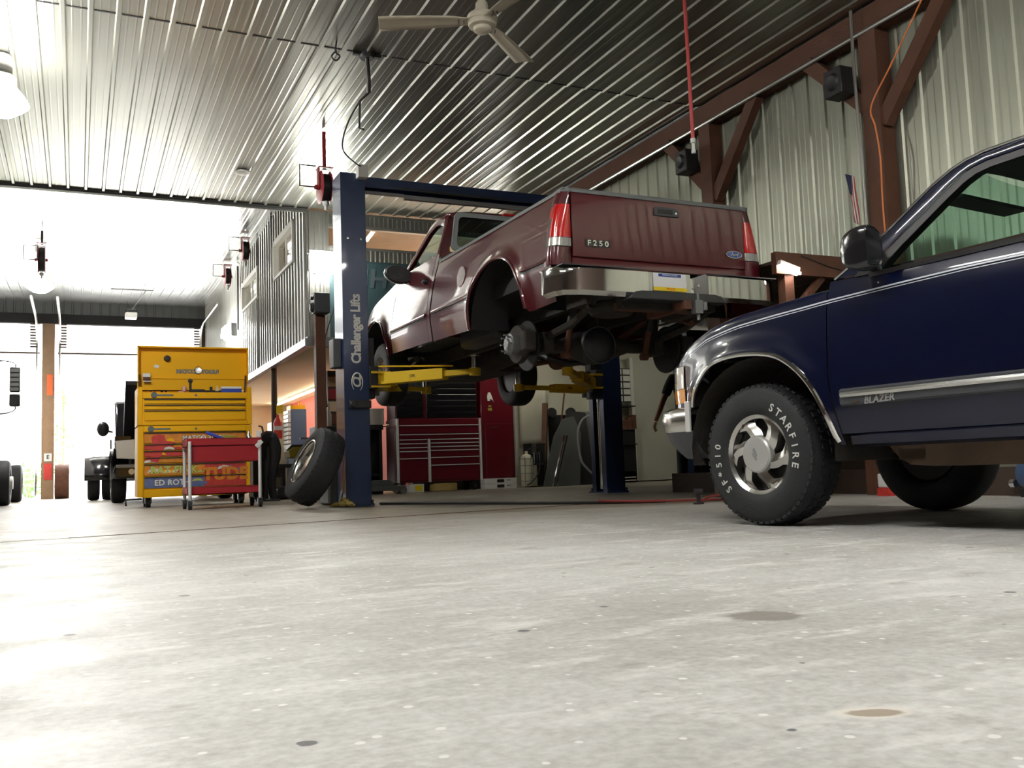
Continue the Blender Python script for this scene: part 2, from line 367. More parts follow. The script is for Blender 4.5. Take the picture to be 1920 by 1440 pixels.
def smooth_path(pts, n=6):
    """Catmull-Rom through the points"""
    P = [Vector(p) for p in pts]; out = []
    for i in range(len(P) - 1):
        p0, p1, p2, p3 = P[max(i - 1, 0)], P[i], P[i + 1], P[min(i + 2, len(P) - 1)]
        for k in range(n):
            t = k / n
            out.append(0.5 * ((2 * p1) + (p2 - p0) * t + (2 * p0 - 5 * p1 + 4 * p2 - p3) * t * t + (3 * p1 - p0 - 3 * p2 + p3) * t ** 3))
    out.append(P[-1]); return out
AX = lambda: Matrix.Rotation(R(90), 4, 'Y')   # lathe axis z -> x
# ================================================================ the building
def ribbed(u0, u1, phase, pitch, h, place, v0, v1, vs=None, minor=0.0016, w=0.028):
    us = []
    k = math.floor((u0 - phase) / pitch) - 1
    while True:
        b = phase + k * pitch
        if b - pitch > u1: break
        for du, hh in ((-w, 0), (-w * 0.55, h), (w * 0.55, h), (w, 0)) + (((pitch * .333 - .011, 0), (pitch * .333, minor), (pitch * .333 + .011, 0), (pitch * .667 - .011, 0), (pitch * .667, minor), (pitch * .667 + .011, 0)) if minor else ()):
            if u0 <= b + du <= u1: us.append((b + du, hh))
        k += 1
    us = [(u0, 0)] + us + [(u1, 0)]
    vs = vs or [v0, v1]
    return MB().grid([[place(u, v, hh) for v in vs] for u, hh in us])
P9 = 0.2286
# floor and ground
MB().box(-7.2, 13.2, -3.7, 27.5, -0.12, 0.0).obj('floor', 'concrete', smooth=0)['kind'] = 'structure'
MB().box(-40, 45, 27.5, 90, -0.14, -0.02).obj('ground_outside', 'outer_white', smooth=0)['kind'] = 'structure'
MB().box(-40, 45, -40, -3.7, -0.14, -0.02).obj('ground_outside', 'outer_white', smooth=0)['kind'] = 'structure'
# near ceiling: two runs of steel sheets, the nearer laps under
ZC = 4.53
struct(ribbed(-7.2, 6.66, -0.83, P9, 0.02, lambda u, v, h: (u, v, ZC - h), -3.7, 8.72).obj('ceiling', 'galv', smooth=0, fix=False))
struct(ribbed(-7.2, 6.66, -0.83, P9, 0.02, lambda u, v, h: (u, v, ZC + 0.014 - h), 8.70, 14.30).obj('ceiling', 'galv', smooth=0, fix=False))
struct(MB().box(-7.2, 6.62, 8.70, 8.722, ZC - .003, ZC + .05).obj('trim_10', 'dark_gap', smooth=0))
struct(MB().box(-7.2, 13.2, -3.7, 14.42, ZC + 0.10, ZC + 0.2).obj('ceiling_deck', 'dark_gap', smooth=0))
struct(MB().box(-7.2, 3.25, 14.30, 14.42, ZC - 0.005, ZC + 0.9).obj('trim_1', 'dark_gap', smooth=0))
struct(MB().box(-7.2, 3.25, 14.42, 14.45, ZC - 0.035, ZC + 0.9).obj('trim_2', 'mezz_steel', smooth=0))
# far ceiling, a step higher, dipping, then tilted up to reflect the dark door wall as shade
FZ = [(14.3, 5.15), (23.0, 5.03), (23.8, 5.03), (27.4, 5.21)]
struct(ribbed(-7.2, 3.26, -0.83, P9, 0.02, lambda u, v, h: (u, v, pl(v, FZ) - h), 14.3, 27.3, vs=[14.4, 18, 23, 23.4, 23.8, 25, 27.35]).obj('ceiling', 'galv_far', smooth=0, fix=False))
struct(MB().box(-7.2, 3.4, 14.4, 27.6, 5.32, 5.42).obj('ceiling_deck', 'dark_gap', smooth=0))
# right wall: posts, head beam, steel cladding on its upper part, full height towards the front
XW = 6.65
def wallY(y0, y1, z0, z1): return ribbed(y0, y1, 7.754, P9, 0.02, lambda u, v, h: (XW + 0.1 - h, u, v), z0, z1)
struct(wallY(6.1, 14.4, 2.12, ZC).obj('wall_right', 'wall_steel', smooth=0, fix=False))
struct(wallY(-3.7, 6.1, 0.0, ZC).obj('wall_right', 'wall_steel', smooth=0, fix=False))
struct(MB().box(XW + .12, XW + .2, -3.7, 14.4, 2.12, ZC).obj('wall_right_backing', 'dark_wood', smooth=0))
struct(MB().box(XW + .12, XW + .2, -3.7, 6.1, 0, 2.12).obj('wall_right_backing', 'dark_wood', smooth=0))
struct(MB().box(XW - .02, XW + .1, -3.7, 14.35, 4.25, ZC - .02).obj('trim_3', 'brown_wood', smooth=0))
# side room beyond the posts
struct(MB().box(XW + .2, 12.6, -3.7, 16.3, 2.75, 2.85).obj('ceiling_side_room', 'dark_wood', smooth=0))
struct(MB().box(12.5, 12.7, -3.7, 16.3, 0, 2.8).obj('wall_side_room', 'dark_wood', smooth=0))
struct(MB().box(5.5, 12.7, 16.2, 16.35, 0, 2.8).obj('wall_back', 'white_wall', smooth=0))
# mezzanine: side wall with two windows, front wall with a long opening
XM, YM, ZM = 3.26, 14.4, 2.46
def mside(y0, y1, z0, z1): return ribbed(y0, y1, 14.4, P9, 0.022, lambda u, v, h: (XM - h, u, v), z0, z1, minor=0.012, w=0.035)
W1, W2 = (15.36, 16.95, 3.95, 4.52), (18.75, 20.55, 3.98, 4.46)
parts = [mside(14.4, W1[0], ZM, 5.3), mside(W1[0], W1[1], ZM, W1[2]), mside(W1[0], W1[1], W1[3], 5.3), mside(W1[1], W2[0], ZM, 5.3),
         mside(W2[0], W2[1], ZM, W2[2]), mside(W2[0], W2[1], W2[3], 5.3), mside(W2[1], 27.4, ZM, 5.3)]
b = MB()
for q in parts: b.add(q.v, q.f)
struct(b.obj('wall_mezzanine', 'mezz_steel', smooth=0, fix=False))
for i, (ya, yb, za, zb) in enumerate((W1, W2)):
    f = MB()
    for a in ((ya - .06, yb + .06, zb, zb + .10), (ya - .06, yb + .06, za - .05, za), (ya - .06, ya, za, zb), (yb, yb + .06, za, zb)):
        f.box(XM - .05, XM + .06, a[0], a[1], a[2], a[3])
    w = struct(f.obj('window_%d' % (i + 1), 'white_paint', smooth=0))
    MB().box(XM + .045, XM + .052, ya, yb, za, zb).obj('pane', 'clear_glass', w, smooth=0)
    MB().box(XM + .03, XM + .06, (ya * .45 + yb * .55) - .02, (ya * .45 + yb * .55) + .02, za, zb).obj('mullion', 'white_paint', w, smooth=0)
OP = (3.6, 6.4, 3.95, 4.31)
def mfront(x0, x1, z0, z1, pitch=P9): return ribbed(x0, x1, 3.30, pitch, 0.02, lambda u, v, h: (u, YM - h, v), z0, z1, minor=0.012 if pitch > .2 else 0, w=0.03 if pitch > .2 else .016)
b = mfront(3.26, OP[0], ZM, ZC)
for q in (mfront(OP[0], XW, OP[3], ZC, .0762), mfront(OP[0], XW, 3.76, OP[2], .0762)): b.add(q.v, q.f)
struct(b.obj('wall_mezzanine_front', 'mezz_steel', smooth=0, fix=False))
struct(MB().box(OP[0], XW, YM - .04, YM + .06, OP[3] - .03, OP[3] + .02).box(OP[0], XW, YM - .06, YM + .10, OP[2] - .02, OP[2] + .02).box(OP[0], XW, YM - .03, YM + .02, ZC - .04, ZC).obj('trim_4', 'mezz_steel', smooth=0))
struct(MB().box(OP[0], XW, YM + .01, YM + .05, ZM, 3.77).obj('wall_mezzanine_front', 'teal_dark', smooth=0))
# the mezzanine room: floor slab, back and inner surfaces
struct(MB().box(XM + .02, 5.5, YM + .05, 27.4, ZM - .06, ZM + .08).obj('ceiling_under_mezzanine', 'warm_ceiling', smooth=0))
struct(MB().box(5.5, 12.6, YM + .05, 16.3, ZM + .3, ZM + .4).obj('ceiling_under_mezzanine', 'dark_wood', smooth=0))
struct(MB().box(XM - .03, 5.6, YM - .03, YM + .12, ZM - .10, ZM + .05).box(XM - .06, XM + .06, YM, 27.4, ZM - .09, ZM + .03).obj('trim_5', 'steel_grey', smooth=0))
struct(MB().box(XM + .08, 8, 18.0, 18.1, ZM, 5.3).obj('wall_mezzanine_room', 'brown_wood' if False else 'tan_wood', smooth=0))
struct(MB().box(XM + .08, 8, YM + .1, 18.0, 4.75, 4.8).obj('ceiling_mezzanine_room', 'tan_wood', smooth=0))
struct(MB().box(XM + .4, XM + .45, 18.1, 27.4, ZM, 5.3).obj('wall_mezzanine_room', 'beige', smooth=0))
# red wall beneath the mezzanine, end wall
struct(MB().box(5.5, 5.6, 16.3, 27.4, 0, ZM).obj('wall_red', 'red_wall', smooth=0))
struct(MB().box(3.3, 5.5, 27.2, 27.4, 0, ZM).obj('wall_end', 'beige', smooth=0))
# left wall, rear wall with added white doors, door wall
struct(ribbed(-3.7, 27.4, 0, P9, .02, lambda u, v, h: (-7.0 + h, u, v), 0, 5.3).obj('wall_left', 'dark_wood', smooth=0, fix=False))
struct(MB().box(-7.2, -7.05, -3.7, 27.4, 0, 5.3).obj('wall_left_backing', 'dark_gap', smooth=0))
struct(MB().box(-7.2, -3.6, -3.7, -3.6, 0, 5.3).box(5.6, 12.7, -3.7, -3.6, 0, 5.3).box(-3.6, 5.6, -3.7, -3.6, 0, 5.3).obj('wall_rear', 'dark_wood', smooth=0))
struct(MB().box(-3.2, .6, -3.6, -3.55, 0, 3.4).obj('door_4', 'white_paint', smooth=0))  # unseen white panels, added for the chrome bumper to reflect
struct(MB().box(1.6, 5.4, -3.6, -3.55, 0, 3.4).obj('door_5', 'white_paint', smooth=0))  # second unseen panel, added for the same reflection
struct(MB().box(-7.2, 3.3, 27.3, 27.5, 4.62, 5.35).box(-7.2, -4.6, 27.3, 27.5, 0, 4.7).box(3.15, 3.45, 27.3, 27.5, 0, 4.7).obj('wall_doors', 'dark_wood', smooth=0))
struct(ribbed(-7.2, 3.26, -0.83, P9, .02, lambda u, v, h: (u, 27.28 - h, v), 4.7, 5.3).obj('wall_doors', 'panel_grey', smooth=0, fix=False))  # shade put into the grey, so the ceiling end reflects dark
struct(MB().box(-7.2, 3.25, 27.18, 27.32, 4.60, 4.86).obj('trim_6', 'dark_gap', smooth=0))
# post between the two doorways
struct(MB().box(-.86, -.56, 27.2, 27.45, 0, 4.7).obj('trim_7', 'tan_wood', smooth=0))
# overhead doors, drawn most of the way up
for k, (x0, x1) in enumerate(((-4.6, -.92), (-.50, 3.15))):
    dr = MB()
    for zz in range(2): dr.box(x0, x1, 27.50, 27.55, 3.87 + zz * .5, 4.36 + zz * .5)
    d = struct(dr.obj('door_%d' % (k + 1), 'door_panel', smooth=0))
    MB().box(x0, x1, 27.48, 27.56, 3.83, 3.87).obj('weather_strip', 'dark_wood', d, smooth=0)
    tr = MB()
    for xx in (x0 + .06, x1 - .06):
        tr.tube([(xx, 27.15, 0.1), (xx, 27.15, 4.0)] + [(xx, 27.15 - .9 * (1 - cos(t)), 4.0 + .62 * sin(t)) for t in (0.3, .6, .9, 1.2, 1.5)] + [(xx, 23.5, 4.64)], 0.03, 6)
    tr.obj('track', 'chrome_soft', d)
    hb = MB()
    for xx, sg in ((x0 + .06, 1), (x1 - .06, -1)):
        for zz in range(9): hb.box(xx - (.16 if sg < 0 else -.02), xx + (.16 if sg > 0 else -.02), 27.1, 27.16, 3.95 + zz * .075, 3.985 + zz * .075)
    hb.obj('hinge', 'dark_wood', d, smooth=0)
# wooden posts and braces along the right wall
for yy, nm in ((8.55, 'post_far'), (6.08, 'post_near')):
    t = struct(MB().box(XW - .09, XW + .08, yy - .10, yy + .10, 0, ZC - .28).obj('pillar_wood', 'brown_wood', smooth=0))
    MB().bar((XW - .02, yy - .08, 3.35), (XW - .02, yy - .86, 4.27), .10, .14).bar((XW - .02, yy + .08, 3.55), (XW - .02, yy + .80, 4.27), .10, .14).obj('knee_brace', 'brown_wood', t, smooth=0)
# sill board along the foot of the wall
struct(MB().box(XW - .12, XW + .1, 2.0, 9.5, 0, .22).obj('baseboard_right', 'dark_wood', smooth=0))
# posts carrying the mezzanine
struct(MB().box(3.31, 3.46, YM - .25, YM - .1, 0, 2.95).obj('pillar_wood', 'brown_wood', smooth=0))
struct(MB().cyl((3.32, 17.6, 0), (3.32, 17.6, ZM), .055, n=14).obj('pillar_steel', 'dark_wood'))
# joint in the slab
struct(MB().bar((-7, 6.55, .001), (-.05, 6.72, .001), .022, .004).obj('trim_8', 'white_paint', smooth=0))
struct(MB().bar((-.05, 6.72, .001), (1.9, 7.06, .001), .014, .004).bar((1.9, 7.06, .001), (6.5, 7.9, .001), .020, .004).obj('trim_9', 'rust', smooth=0))
# ================================================================ dark blue sport utility vehicle
# local frame: x right, y forward, z up; origin on the floor under the front axle
def pinch(y): return 0.0 if y < .1 else .15 * ((y - .1) / .62) ** 2
HWZ = [(.36, .79), (.45, .825), (.58, .85), (.75, .862), (.92, .856), (1.06, .842), (1.12, .832), (1.20, .80)]
def hw(y, z): return pl(z, HWZ) - pinch(y) - (.07 * ((-3.0 - y) / .7) ** 2 if y < -3.0 else 0)
def hg(z): return .80 - .135 * (z - 1.2) / .4
ARCH = [(.452, .66), (.435, .713), (.375, .789), (.273, .866), (.153, .897), (.007, .903), (-.146, .886), (-.246, .853), (-.353, .779), (-.428, .689), (-.485, .576), (-.537, .418)]
ARCH_LOW = ARCH[7:]
ARCH = [(p.x, p.y) for p in smooth_path([(a, c, 0) for a, c in ARCH], 4)]
AZ = sorted((y, z) for y, z in ARCH)
RARCH = [(-2.72 + .50 * cos(t), .40 + .50 * sin(t)) for t in [PI * k / 14 for k in range(15)]]
RZ = sorted(RARCH)
def archd(y, z, A):
    best = 9.0
    for (a, c), (a2, c2) in zip(A, A[1:]):
        dx, dz = a2 - a, c2 - c; t = max(0, min(1, ((y - a) * dx + (z - c) * dz) / (dx * dx + dz * dz))); best = min(best, math.hypot(y - a - dx * t, z - c - dz * t))
    return best
def side_x(y, z):
    d = min(archd(y, z, ARCH), archd(y, z, RARCH)); return hw(y, z) + .028 * math.exp(-(d / .07) ** 2)
TOPZ = [(-.6, 1.135), (-.2, 1.115), (.07, 1.097), (.32, 1.060), (.54, .995), (.66, .935), (.72, .87)]
def ztop(y): return pl(y, TOPZ)
suv = thing('sport_utility_vehicle', 'dark blue two-tone trimmed sport utility vehicle with chrome wheels parked on the concrete floor', 'car', (4.06, 4.03, 0), R(7.5))
suv['label'] = 'dark blue sport utility vehicle with white pinstripe and polished wheels parked beside the lift'
def suv_part(name, mb, m, parent=None, **k): return mb.obj(name, m, parent or suv, **k)
def sidegrid(ys, zl, zh, n=12, sg=-1, fx=side_x):
    rows = []
    for y in ys:
        a, c = zl(y), zh(y); rows.append([(sg * fx(y, lerp(a, c, i / n)), y, lerp(a, c, i / n)) for i in range(n + 1)])
    return MB().grid(rows)
def yrange(a, b, n): return [lerp(a, b, i / n) for i in range(n + 1)]
gap_y = -.508
for sg in (-1, 1):
    # front wing with the wheel opening
    fy = yrange(gap_y, .715, 48)
    lowz = lambda y: pl(y, AZ) if y < .452 else .66
    b = sidegrid(fy, lowz, ztop, 14, sg)
    # lower rear corner of the wing behind the wheel opening, down to the sill
    tri = []
    for i in range(8):
        z = lerp(.40, .72, i / 7); ya = pl(z, sorted((c, a) for a, c in ARCH_LOW)); tri.append([(sg * side_x(lerp(ya, -.508 - .055 * (1 - (z - .40) / .32), k / 4), z), lerp(ya, -.508 - .055 * (1 - (z - .40) / .32), k / 4), z) for k in range(5)])
    b.grid(tri)
    # rounded shoulder up to the bonnet edge
    b.grid([[(sg * (side_x(y, ztop(y)) - .13 * (1 - cos(t))), y, ztop(y) + .045 * sin(t)) for t in (0, .4, .8, 1.2, 1.57)] for y in fy])
    suv_part('fender', b, 'blue_paint', smooth=60)
    # chrome lip round the wheel opening
    suv_part('wheel_arch_trim', MB().tube([(sg * (side_x(y, z) + .004), y, z - .004) for y, z in ARCH], .013, 8), 'chrome')
    # dark wheel housing
    wh = MB().grid([[(sg * x, .49 * cos(t) - .03, .40 + .48 * sin(t)) for x in (.855, .78, .6, .42)] for t in [PI * (k / 16 * 1.1 - .05) for k in range(17)]])
    wh.prism([(.49 * cos(t) - .03, .40 + .48 * sin(t)) for t in [PI * k / 12 for k in range(13)]], sg * .42, sg * .40, 'x')
    suv_part('wheel_housing', wh, 'grime')
    wr = MB().grid([[(sg * x, -2.72 + .48 * cos(t), .40 + .48 * sin(t)) for x in (.83, .6, .42)] for t in [PI * k / 14 for k in range(15)]])
    suv_part('wheel_housing', wr, 'grime')
    # front door, lower skin
    def doorx(y, z): return side_x(y, z)
    rows = []
    for i in range(15):
        z = lerp(.452, 1.195, i / 14); y0 = -.514 - .055 * max(0, 1 - (z - .40) / .32)
        rows.append([(sg * doorx(lerp(y0, -1.72, k / 14), z), lerp(y0, -1.72, k / 14), z) for k in range(15)])
    door = suv_part('front_door', MB().grid(rows), 'blue_paint', smooth=60)
    # bodyside moulding: bright strip over grey cladding
    mo = MB().grid([[(sg * (side_x(y, z) + e), y, z) for z, e in ((.582, .002), (.590, .014), (.612, .016), (.655, .016), (.664, .002))] for y in yrange(-.575, -1.71, 12)])
    suv_part('moulding_backing', mo, 'mold_grey', door)
    ms = MB().grid([[(sg * (side_x(y, z) + e), y, z) for z, e in ((.618, .014), (.622, .024), (.634, .029), (.646, .024), (.650, .014))] for y in yrange(-.585, -1.71, 12)])
    ms.add([ms.v[i] for i in range(5)], [(0, 1, 2, 3, 4)])
    suv_part('moulding', ms, 'chrome_soft', door)
    lab = text_mb('BLAZER', .044, .001, .22, 1.06, .0014)
    Ml = frame_M((sg * (.850 + .018), -.785, .600), (0, sg * 1.0, .035) , (0, 0, 1))
    suv_part('lettering', lab.xf(Ml), 'satin_grey', door, smooth=0)
    bt = MB().prism([(-.030, -.004), (-.012, -.004), (-.012, -.009), (.012, -.009), (.012, -.004), (.030, -.004), (.026, .004), (.012, .004), (.012, .009), (-.012, .009), (-.012, .004), (-.026, .004)], 0, .003, 'z', frame_M((sg * (.850 + .017), -.655, .597), (0, sg * 1.0, .035), (0, 0, 1)))
    suv_part('emblem', bt, 'chrome_soft', door, smooth=0)
    # weather strip at the sill of the window
    suv_part('belt_trim', MB().bar((sg * .806, -.86, 1.200), (sg * .806, -1.74, 1.212), .012, .010), 'chrome', door, smooth=0)
    suv_part('belt_seal', MB().bar((sg * .806, -.74, 1.185), (sg * .806, -1.74, 1.195), .016, .022), 'black', door, smooth=0)
    # pinstripes
    def stripe(zf, w, y0=.60, y1=-3.45, n=60): return MB().grid([[(sg * (side_x(y, zf(y) + e) + .0025), y, zf(y) + e) for e in (-w / 2, w / 2)] for y in yrange(y0, y1, n)])
    pz = lambda y: min(ztop(y) - .012, pl(y, [(-4, 1.128), (-1.48, 1.130), (-.9, 1.114), (-.52, 1.100), (-.38, 1.091), (-.17, 1.080), (.07, 1.063), (.32, 1.026), (.54, .958), (.62, .925)]))
    st = stripe(pz, .0075); s2 = stripe(lambda y: pz(y) - .013, .004); st.add(s2.v, s2.f)
    suv_part('pinstripe', st, 'pinstripe')
    # rear door and rear quarter with wheel opening
    suv_part('rear_door', sidegrid(yrange(-1.728, -2.20, 8), lambda y: .45, lambda y: 1.20, 12, sg), 'blue_paint', smooth=60)
    q = sidegrid(yrange(-2.206, -3.66, 40), lambda y: pl(y, RZ) if -3.22 < y < -2.22 else .45, lambda y: 1.20, 14, sg)
    suv_part('rear_quarter', q, 'blue_paint', smooth=60)
    suv_part('wheel_arch_trim', MB().tube([(sg * (side_x(y, z) + .004), y, z) for y, z in RARCH], .013, 8), 'chrome')
    # sill
    sl = MB().grid([[(sg * x, y, z) for x, z in ((.818, .452), (.822, .44), (.81, .40), (.77, .385), (.70, .40))] for y in yrange(-.585, -2.25, 6)])
    suv_part('rocker_panel', sl, 'blue_paint')
    # greenhouse
    OUT = [(-.545, 1.20), (-.66, 1.272), (-.76, 1.345), (-1.01, 1.548), (-1.10, 1.603), (-1.17, 1.630), (-1.25, 1.645), (-1.40, 1.652), (-2.2, 1.655), (-3.1, 1.645), (-3.42, 1.60), (-3.60, 1.20)]
    IN = [(-.68, 1.20), (-.75, 1.245), (-.83, 1.308), (-1.06, 1.498), (-1.13, 1.552), (-1.185, 1.583), (-1.26, 1.600), (-1.41, 1.606), (-2.2, 1.610), (-3.05, 1.600), (-3.32, 1.55), (-3.46, 1.20)]
    GL = [(-.80, 1.20), (-.82, 1.235), (-.885, 1.298), (-1.095, 1.475), (-1.16, 1.525), (-1.215, 1.553), (-1.28, 1.566), (-1.42, 1.571), (-2.2, 1.575), (-3.0, 1.565), (-3.25, 1.52), (-3.36, 1.20)]
    def gp(p, e=0): return (sg * (hg(p[1]) + e), p[0], p[1])
    suv_part('roof_pillar', MB().grid([[gp(a, .004), gp((lerp(a[0], c[0], .5), lerp(a[1], c[1], .5)), .012), gp(c, .004)] for a, c in zip(OUT, IN)]), 'blue_paint', smooth=60, fix=False)
    suv_part('drip_moulding', MB().tube([gp(a, .010) for a in OUT[:10]], .007, 6), 'chrome_soft')
    fr = MB().grid([[gp(a, 0), gp(c, -.004), gp(c, -.06)] for a, c in zip(IN, GL)])
    for yb, w in ((-1.735, .09), (-2.32, .07)):
        fr.add([(sg * (hg(z) + e), yb + s * w / 2, z) for z in (1.2, 1.58) for s in (-1, 1) for e in (.002, -.05)], [(0, 2, 6, 4), (1, 3, 7, 5), (0, 1, 5, 4), (2, 3, 7, 6)])
    suv_part('door_frame', fr, 'black', smooth=0)
    gl = MB()
    for y0, y1 in ((-.80, -1.695), (-1.775, -2.29), (-2.35, -3.36)):
        ys = yrange(y0, y1, 12); gl.grid([[(sg * (hg(1.19) - .012), y, 1.19), (sg * (hg(pl(y, sorted(GL))) - .012), y, max(1.191, pl(y, sorted(GL))))] for y in ys])
    suv_part('side_glass', gl, 'car_glass', smooth=0, fix=False)
    # sail patch and mirror
    suv_part('mirror_patch', MB().prism([(-.66, 1.19), (-.80, 1.19), (-.80, 1.30), (-.78, 1.31)], sg * .795, sg * .812, 'x'), 'black_plastic', door, smooth=0)
    mc = MB()
    ring = [(-.085, -.085), (-.095, .0), (-.085, .07), (-.05, .095), (.02, .09), (.085, .06), (.095, 0), (.08, -.07), (.03, -.10), (-.05, -.10)]
    ring = [(p.x * .66, p.y) for p in smooth_path([(u, v, 0) for u, v in ring + ring[:1]], 4)][:-1]
    cx, cy, cz = sg * .925, -.80, 1.287
    mc.grid([[(cx + u * s, cy + dy, cz + v * s) for u, v in ring + ring[:1]] for dy, s in ((-.055, .86), (-.06, .95), (-.056, .99), (-.03, 1.03), (.0, 1.03), (.03, .98), (.06, .88), (.085, .72), (.10, .5), (.107, .25), (.108, .02))])
    mc.bar((sg * .80, -.78, 1.225), (sg * .90, -.79, 1.24), .06, .045, (0, 1, 0))
    mr = suv_part('side_mirror', mc, 'black_gloss', door, smooth=75)
    suv_part('mirror_glass', MB().prism([(u * .86, v * .86) for u, v in ring], 0, .004, 'z', frame_M((cx, cy - .052, cz), (1, 0, 0), (0, 0, 1))), 'black_gloss', mr, smooth=0)
    # lamps at the nose corner
    def nose_x(y, z): return hw(y, z) + .006
    hl = MB().grid([[(sg * nose_x(y, z), y, z) for y in (.585, .64, .69, .735)] + [(sg * .62, .775, z), (sg * .40, .79, z)] for z in (.775, .80, .84, .88, .905)])
    suv_part('headlamp', hl, 'lamp_clear', smooth=60)
    ts = MB().grid([[(sg * nose_x(y, z), y, z) for y in (.575, .63, .685, .735)] + [(sg * .62, .78, z), (sg * .42, .795, z)] for z in (.690, .70, .74, .768, .772)])
    suv_part('turn_signal', ts, 'amber', smooth=60)
# bonnet
def hoodz(x, y): return ztop(y) + .045 + .035 * (1 - (x / .70) ** 2) + (.012 if abs(x) < .45 else 0)
suv_part('hood', MB().grid([[(x, y if abs(x) > .5 else y, hoodz(x, y)) for x in [lerp(-1, 1, k / 20) * (hw(y, ztop(y)) - .135) for k in range(21)]] for y in yrange(-.46, .70, 24)]), 'blue_paint', smooth=60)
# nose: grille, panel behind lamps, bumper
suv_part('nose_panel', MB().box(-.60, .60, .55, .70, .66, .93), 'black', smooth=0)
gr = MB().box(-.40, .40, .70, .75, .70, .90)
grille = suv_part('grille', gr, 'black_plastic', smooth=0)
suv_part('grille_bar', MB().box(-.40, .40, .75, .765, .79, .82).box(-.4, .4, .75, .76, .89, .905), 'chrome', grille, smooth=0)
BP = [(-.845, .475), (-.838, .62), (-.81, .74), (-.71, .845), (-.45, .90), (0, .92), (.45, .90), (.71, .845), (.81, .74), (.838, .62), (.845, .475)]
bm_ = MB().grid([[(x * s, y * (1 if y < .5 else q), z) for x, y in BP] for z, s, q in ((.520, .985, .99), (.535, 1.0, 1.0), (.60, 1.0, 1.01), (.645, .99, 1.0), (.662, .95, .96), (.664, .80, .80))])
bump = suv_part('front_bumper', bm_, 'chrome_soft', smooth=60)
for s_ in (-1, 1): suv_part('bumper_end_cap', MB().box(min(s_ * .846, s_ * .862), max(s_ * .846, s_ * .862), .462, .50, .515, .690), 'post_silver', bump, smooth=0, bevel=.004)
vl = MB().grid([[(x * s, y * q, z) for x, y in BP] for z, s, q in ((.525, .985, .985), (.46, .975, .955), (.40, .95, .88), (.365, .93, .83), (.362, .70, .6))])
suv_part('air_dam', vl, 'mold_grey', bump, smooth=60)
# cowl, windscreen, roof, tail
suv_part('cowl', MB().grid([[(x, y, z + .02 * (1 - (x / .7) ** 2)) for x in yrange(-.76, .76, 8)] for y, z in ((-.44, 1.155), (-.50, 1.175), (-.60, 1.19))]), 'black_plastic')
suv_part('windshield', MB().grid([[(x * s, y + .10 * (1 - x * x / .55), z) for x in yrange(-.74, .74, 10)] for y, z, s in ((-.575, 1.20, 1.03), (-.80, 1.36, .99), (-1.05, 1.55, .90), (-1.16, 1.622, .87))]), 'car_glass', smooth=60, fix=False)
suv_part('roof', MB().grid([[(x, y, z - .03 * (abs(x) / .66) ** 3) for x in yrange(-.665, .665, 12)] for y, z in ((-1.12, 1.635), (-1.22, 1.662), (-1.40, 1.675), (-2.2, 1.685), (-3.1, 1.67), (-3.42, 1.63))]), 'blue_paint', smooth=60, solid=.012)
suv_part('headliner', MB().grid([[(x, y, 1.60) for x in (-.66, .66)] for y in (-1.16, -3.3)]).box(-.60, -.06, -1.10, -.98, 1.49, 1.505), 'black', smooth=0)
suv_part('tailgate', MB().box(-.72, .72, -3.72, -3.66, .45, 1.20).add([(-.70, -3.66, 1.2), (.70, -3.66, 1.2), (.62, -3.42, 1.62), (-.62, -3.42, 1.62)], [(0, 1, 2, 3)]), 'blue_paint', smooth=0)
suv_part('rear_bumper', MB().box(-.84, .84, -3.85, -3.64, .42, .62), 'chrome_soft', bevel=.02)
# inside
suv_part('dashboard', MB().grid([[(x, y, z) for x in yrange(-.74, .74, 4)] for y, z in ((-.60, 1.17), (-.72, 1.215), (-.86, 1.205), (-.95, 1.10), (-.97, .75))]), 'black_plastic')
suv_part('steering_wheel', MB().tube([(-.36 + .19 * cos(t), -1.10 + .07 * sin(t), 1.09 + .18 * sin(t)) for t in [2 * PI * k / 24 for k in range(24)]], .018, 8, closed=True).cyl((-.36, -1.1, 1.09), (-.36, -.9, 1.04), .05).bar((-.54, -1.1, 1.09), (-.18, -1.1, 1.09), .04, .02), 'black_plastic')
for xs in (-.36, .36):
    suv_part('seat', MB().box(xs - .25, xs + .25, -1.95, -1.45, .65, .85).box(xs - .24, xs + .24, -2.12, -1.98, .8, 1.18), 'black_plastic', bevel=.05)
suv_part('floor_pan', MB().box(-.74, .74, -3.6, -.52, .40, .62).box(-.36, .36, -.55, .66, .36, .98).box(-.70, .70, -3.2, -3.6, .3, .45), 'grime', smooth=0)
fr_ = MB()
for xs in (-.52, .52):
    fr_.prism([(-.60, .40), (-.66, .33), (-.72, .295), (-.85, .285), (-2.2, .285), (-2.35, .40)], xs - .05, xs + .05, 'x')
fr_.box(-.57, .57, -.80, -.66, .32, .37)
suv_part('frame_rail', fr_, 'frame_rust', smooth=0)
suv_part('axle', MB().cyl((-.6, 0, .37), (.6, 0, .37), .05).cyl((-.6, -2.72, .37), (.6, -2.72, .37), .05).sph((0, -2.72, .37), .14), 'grime')
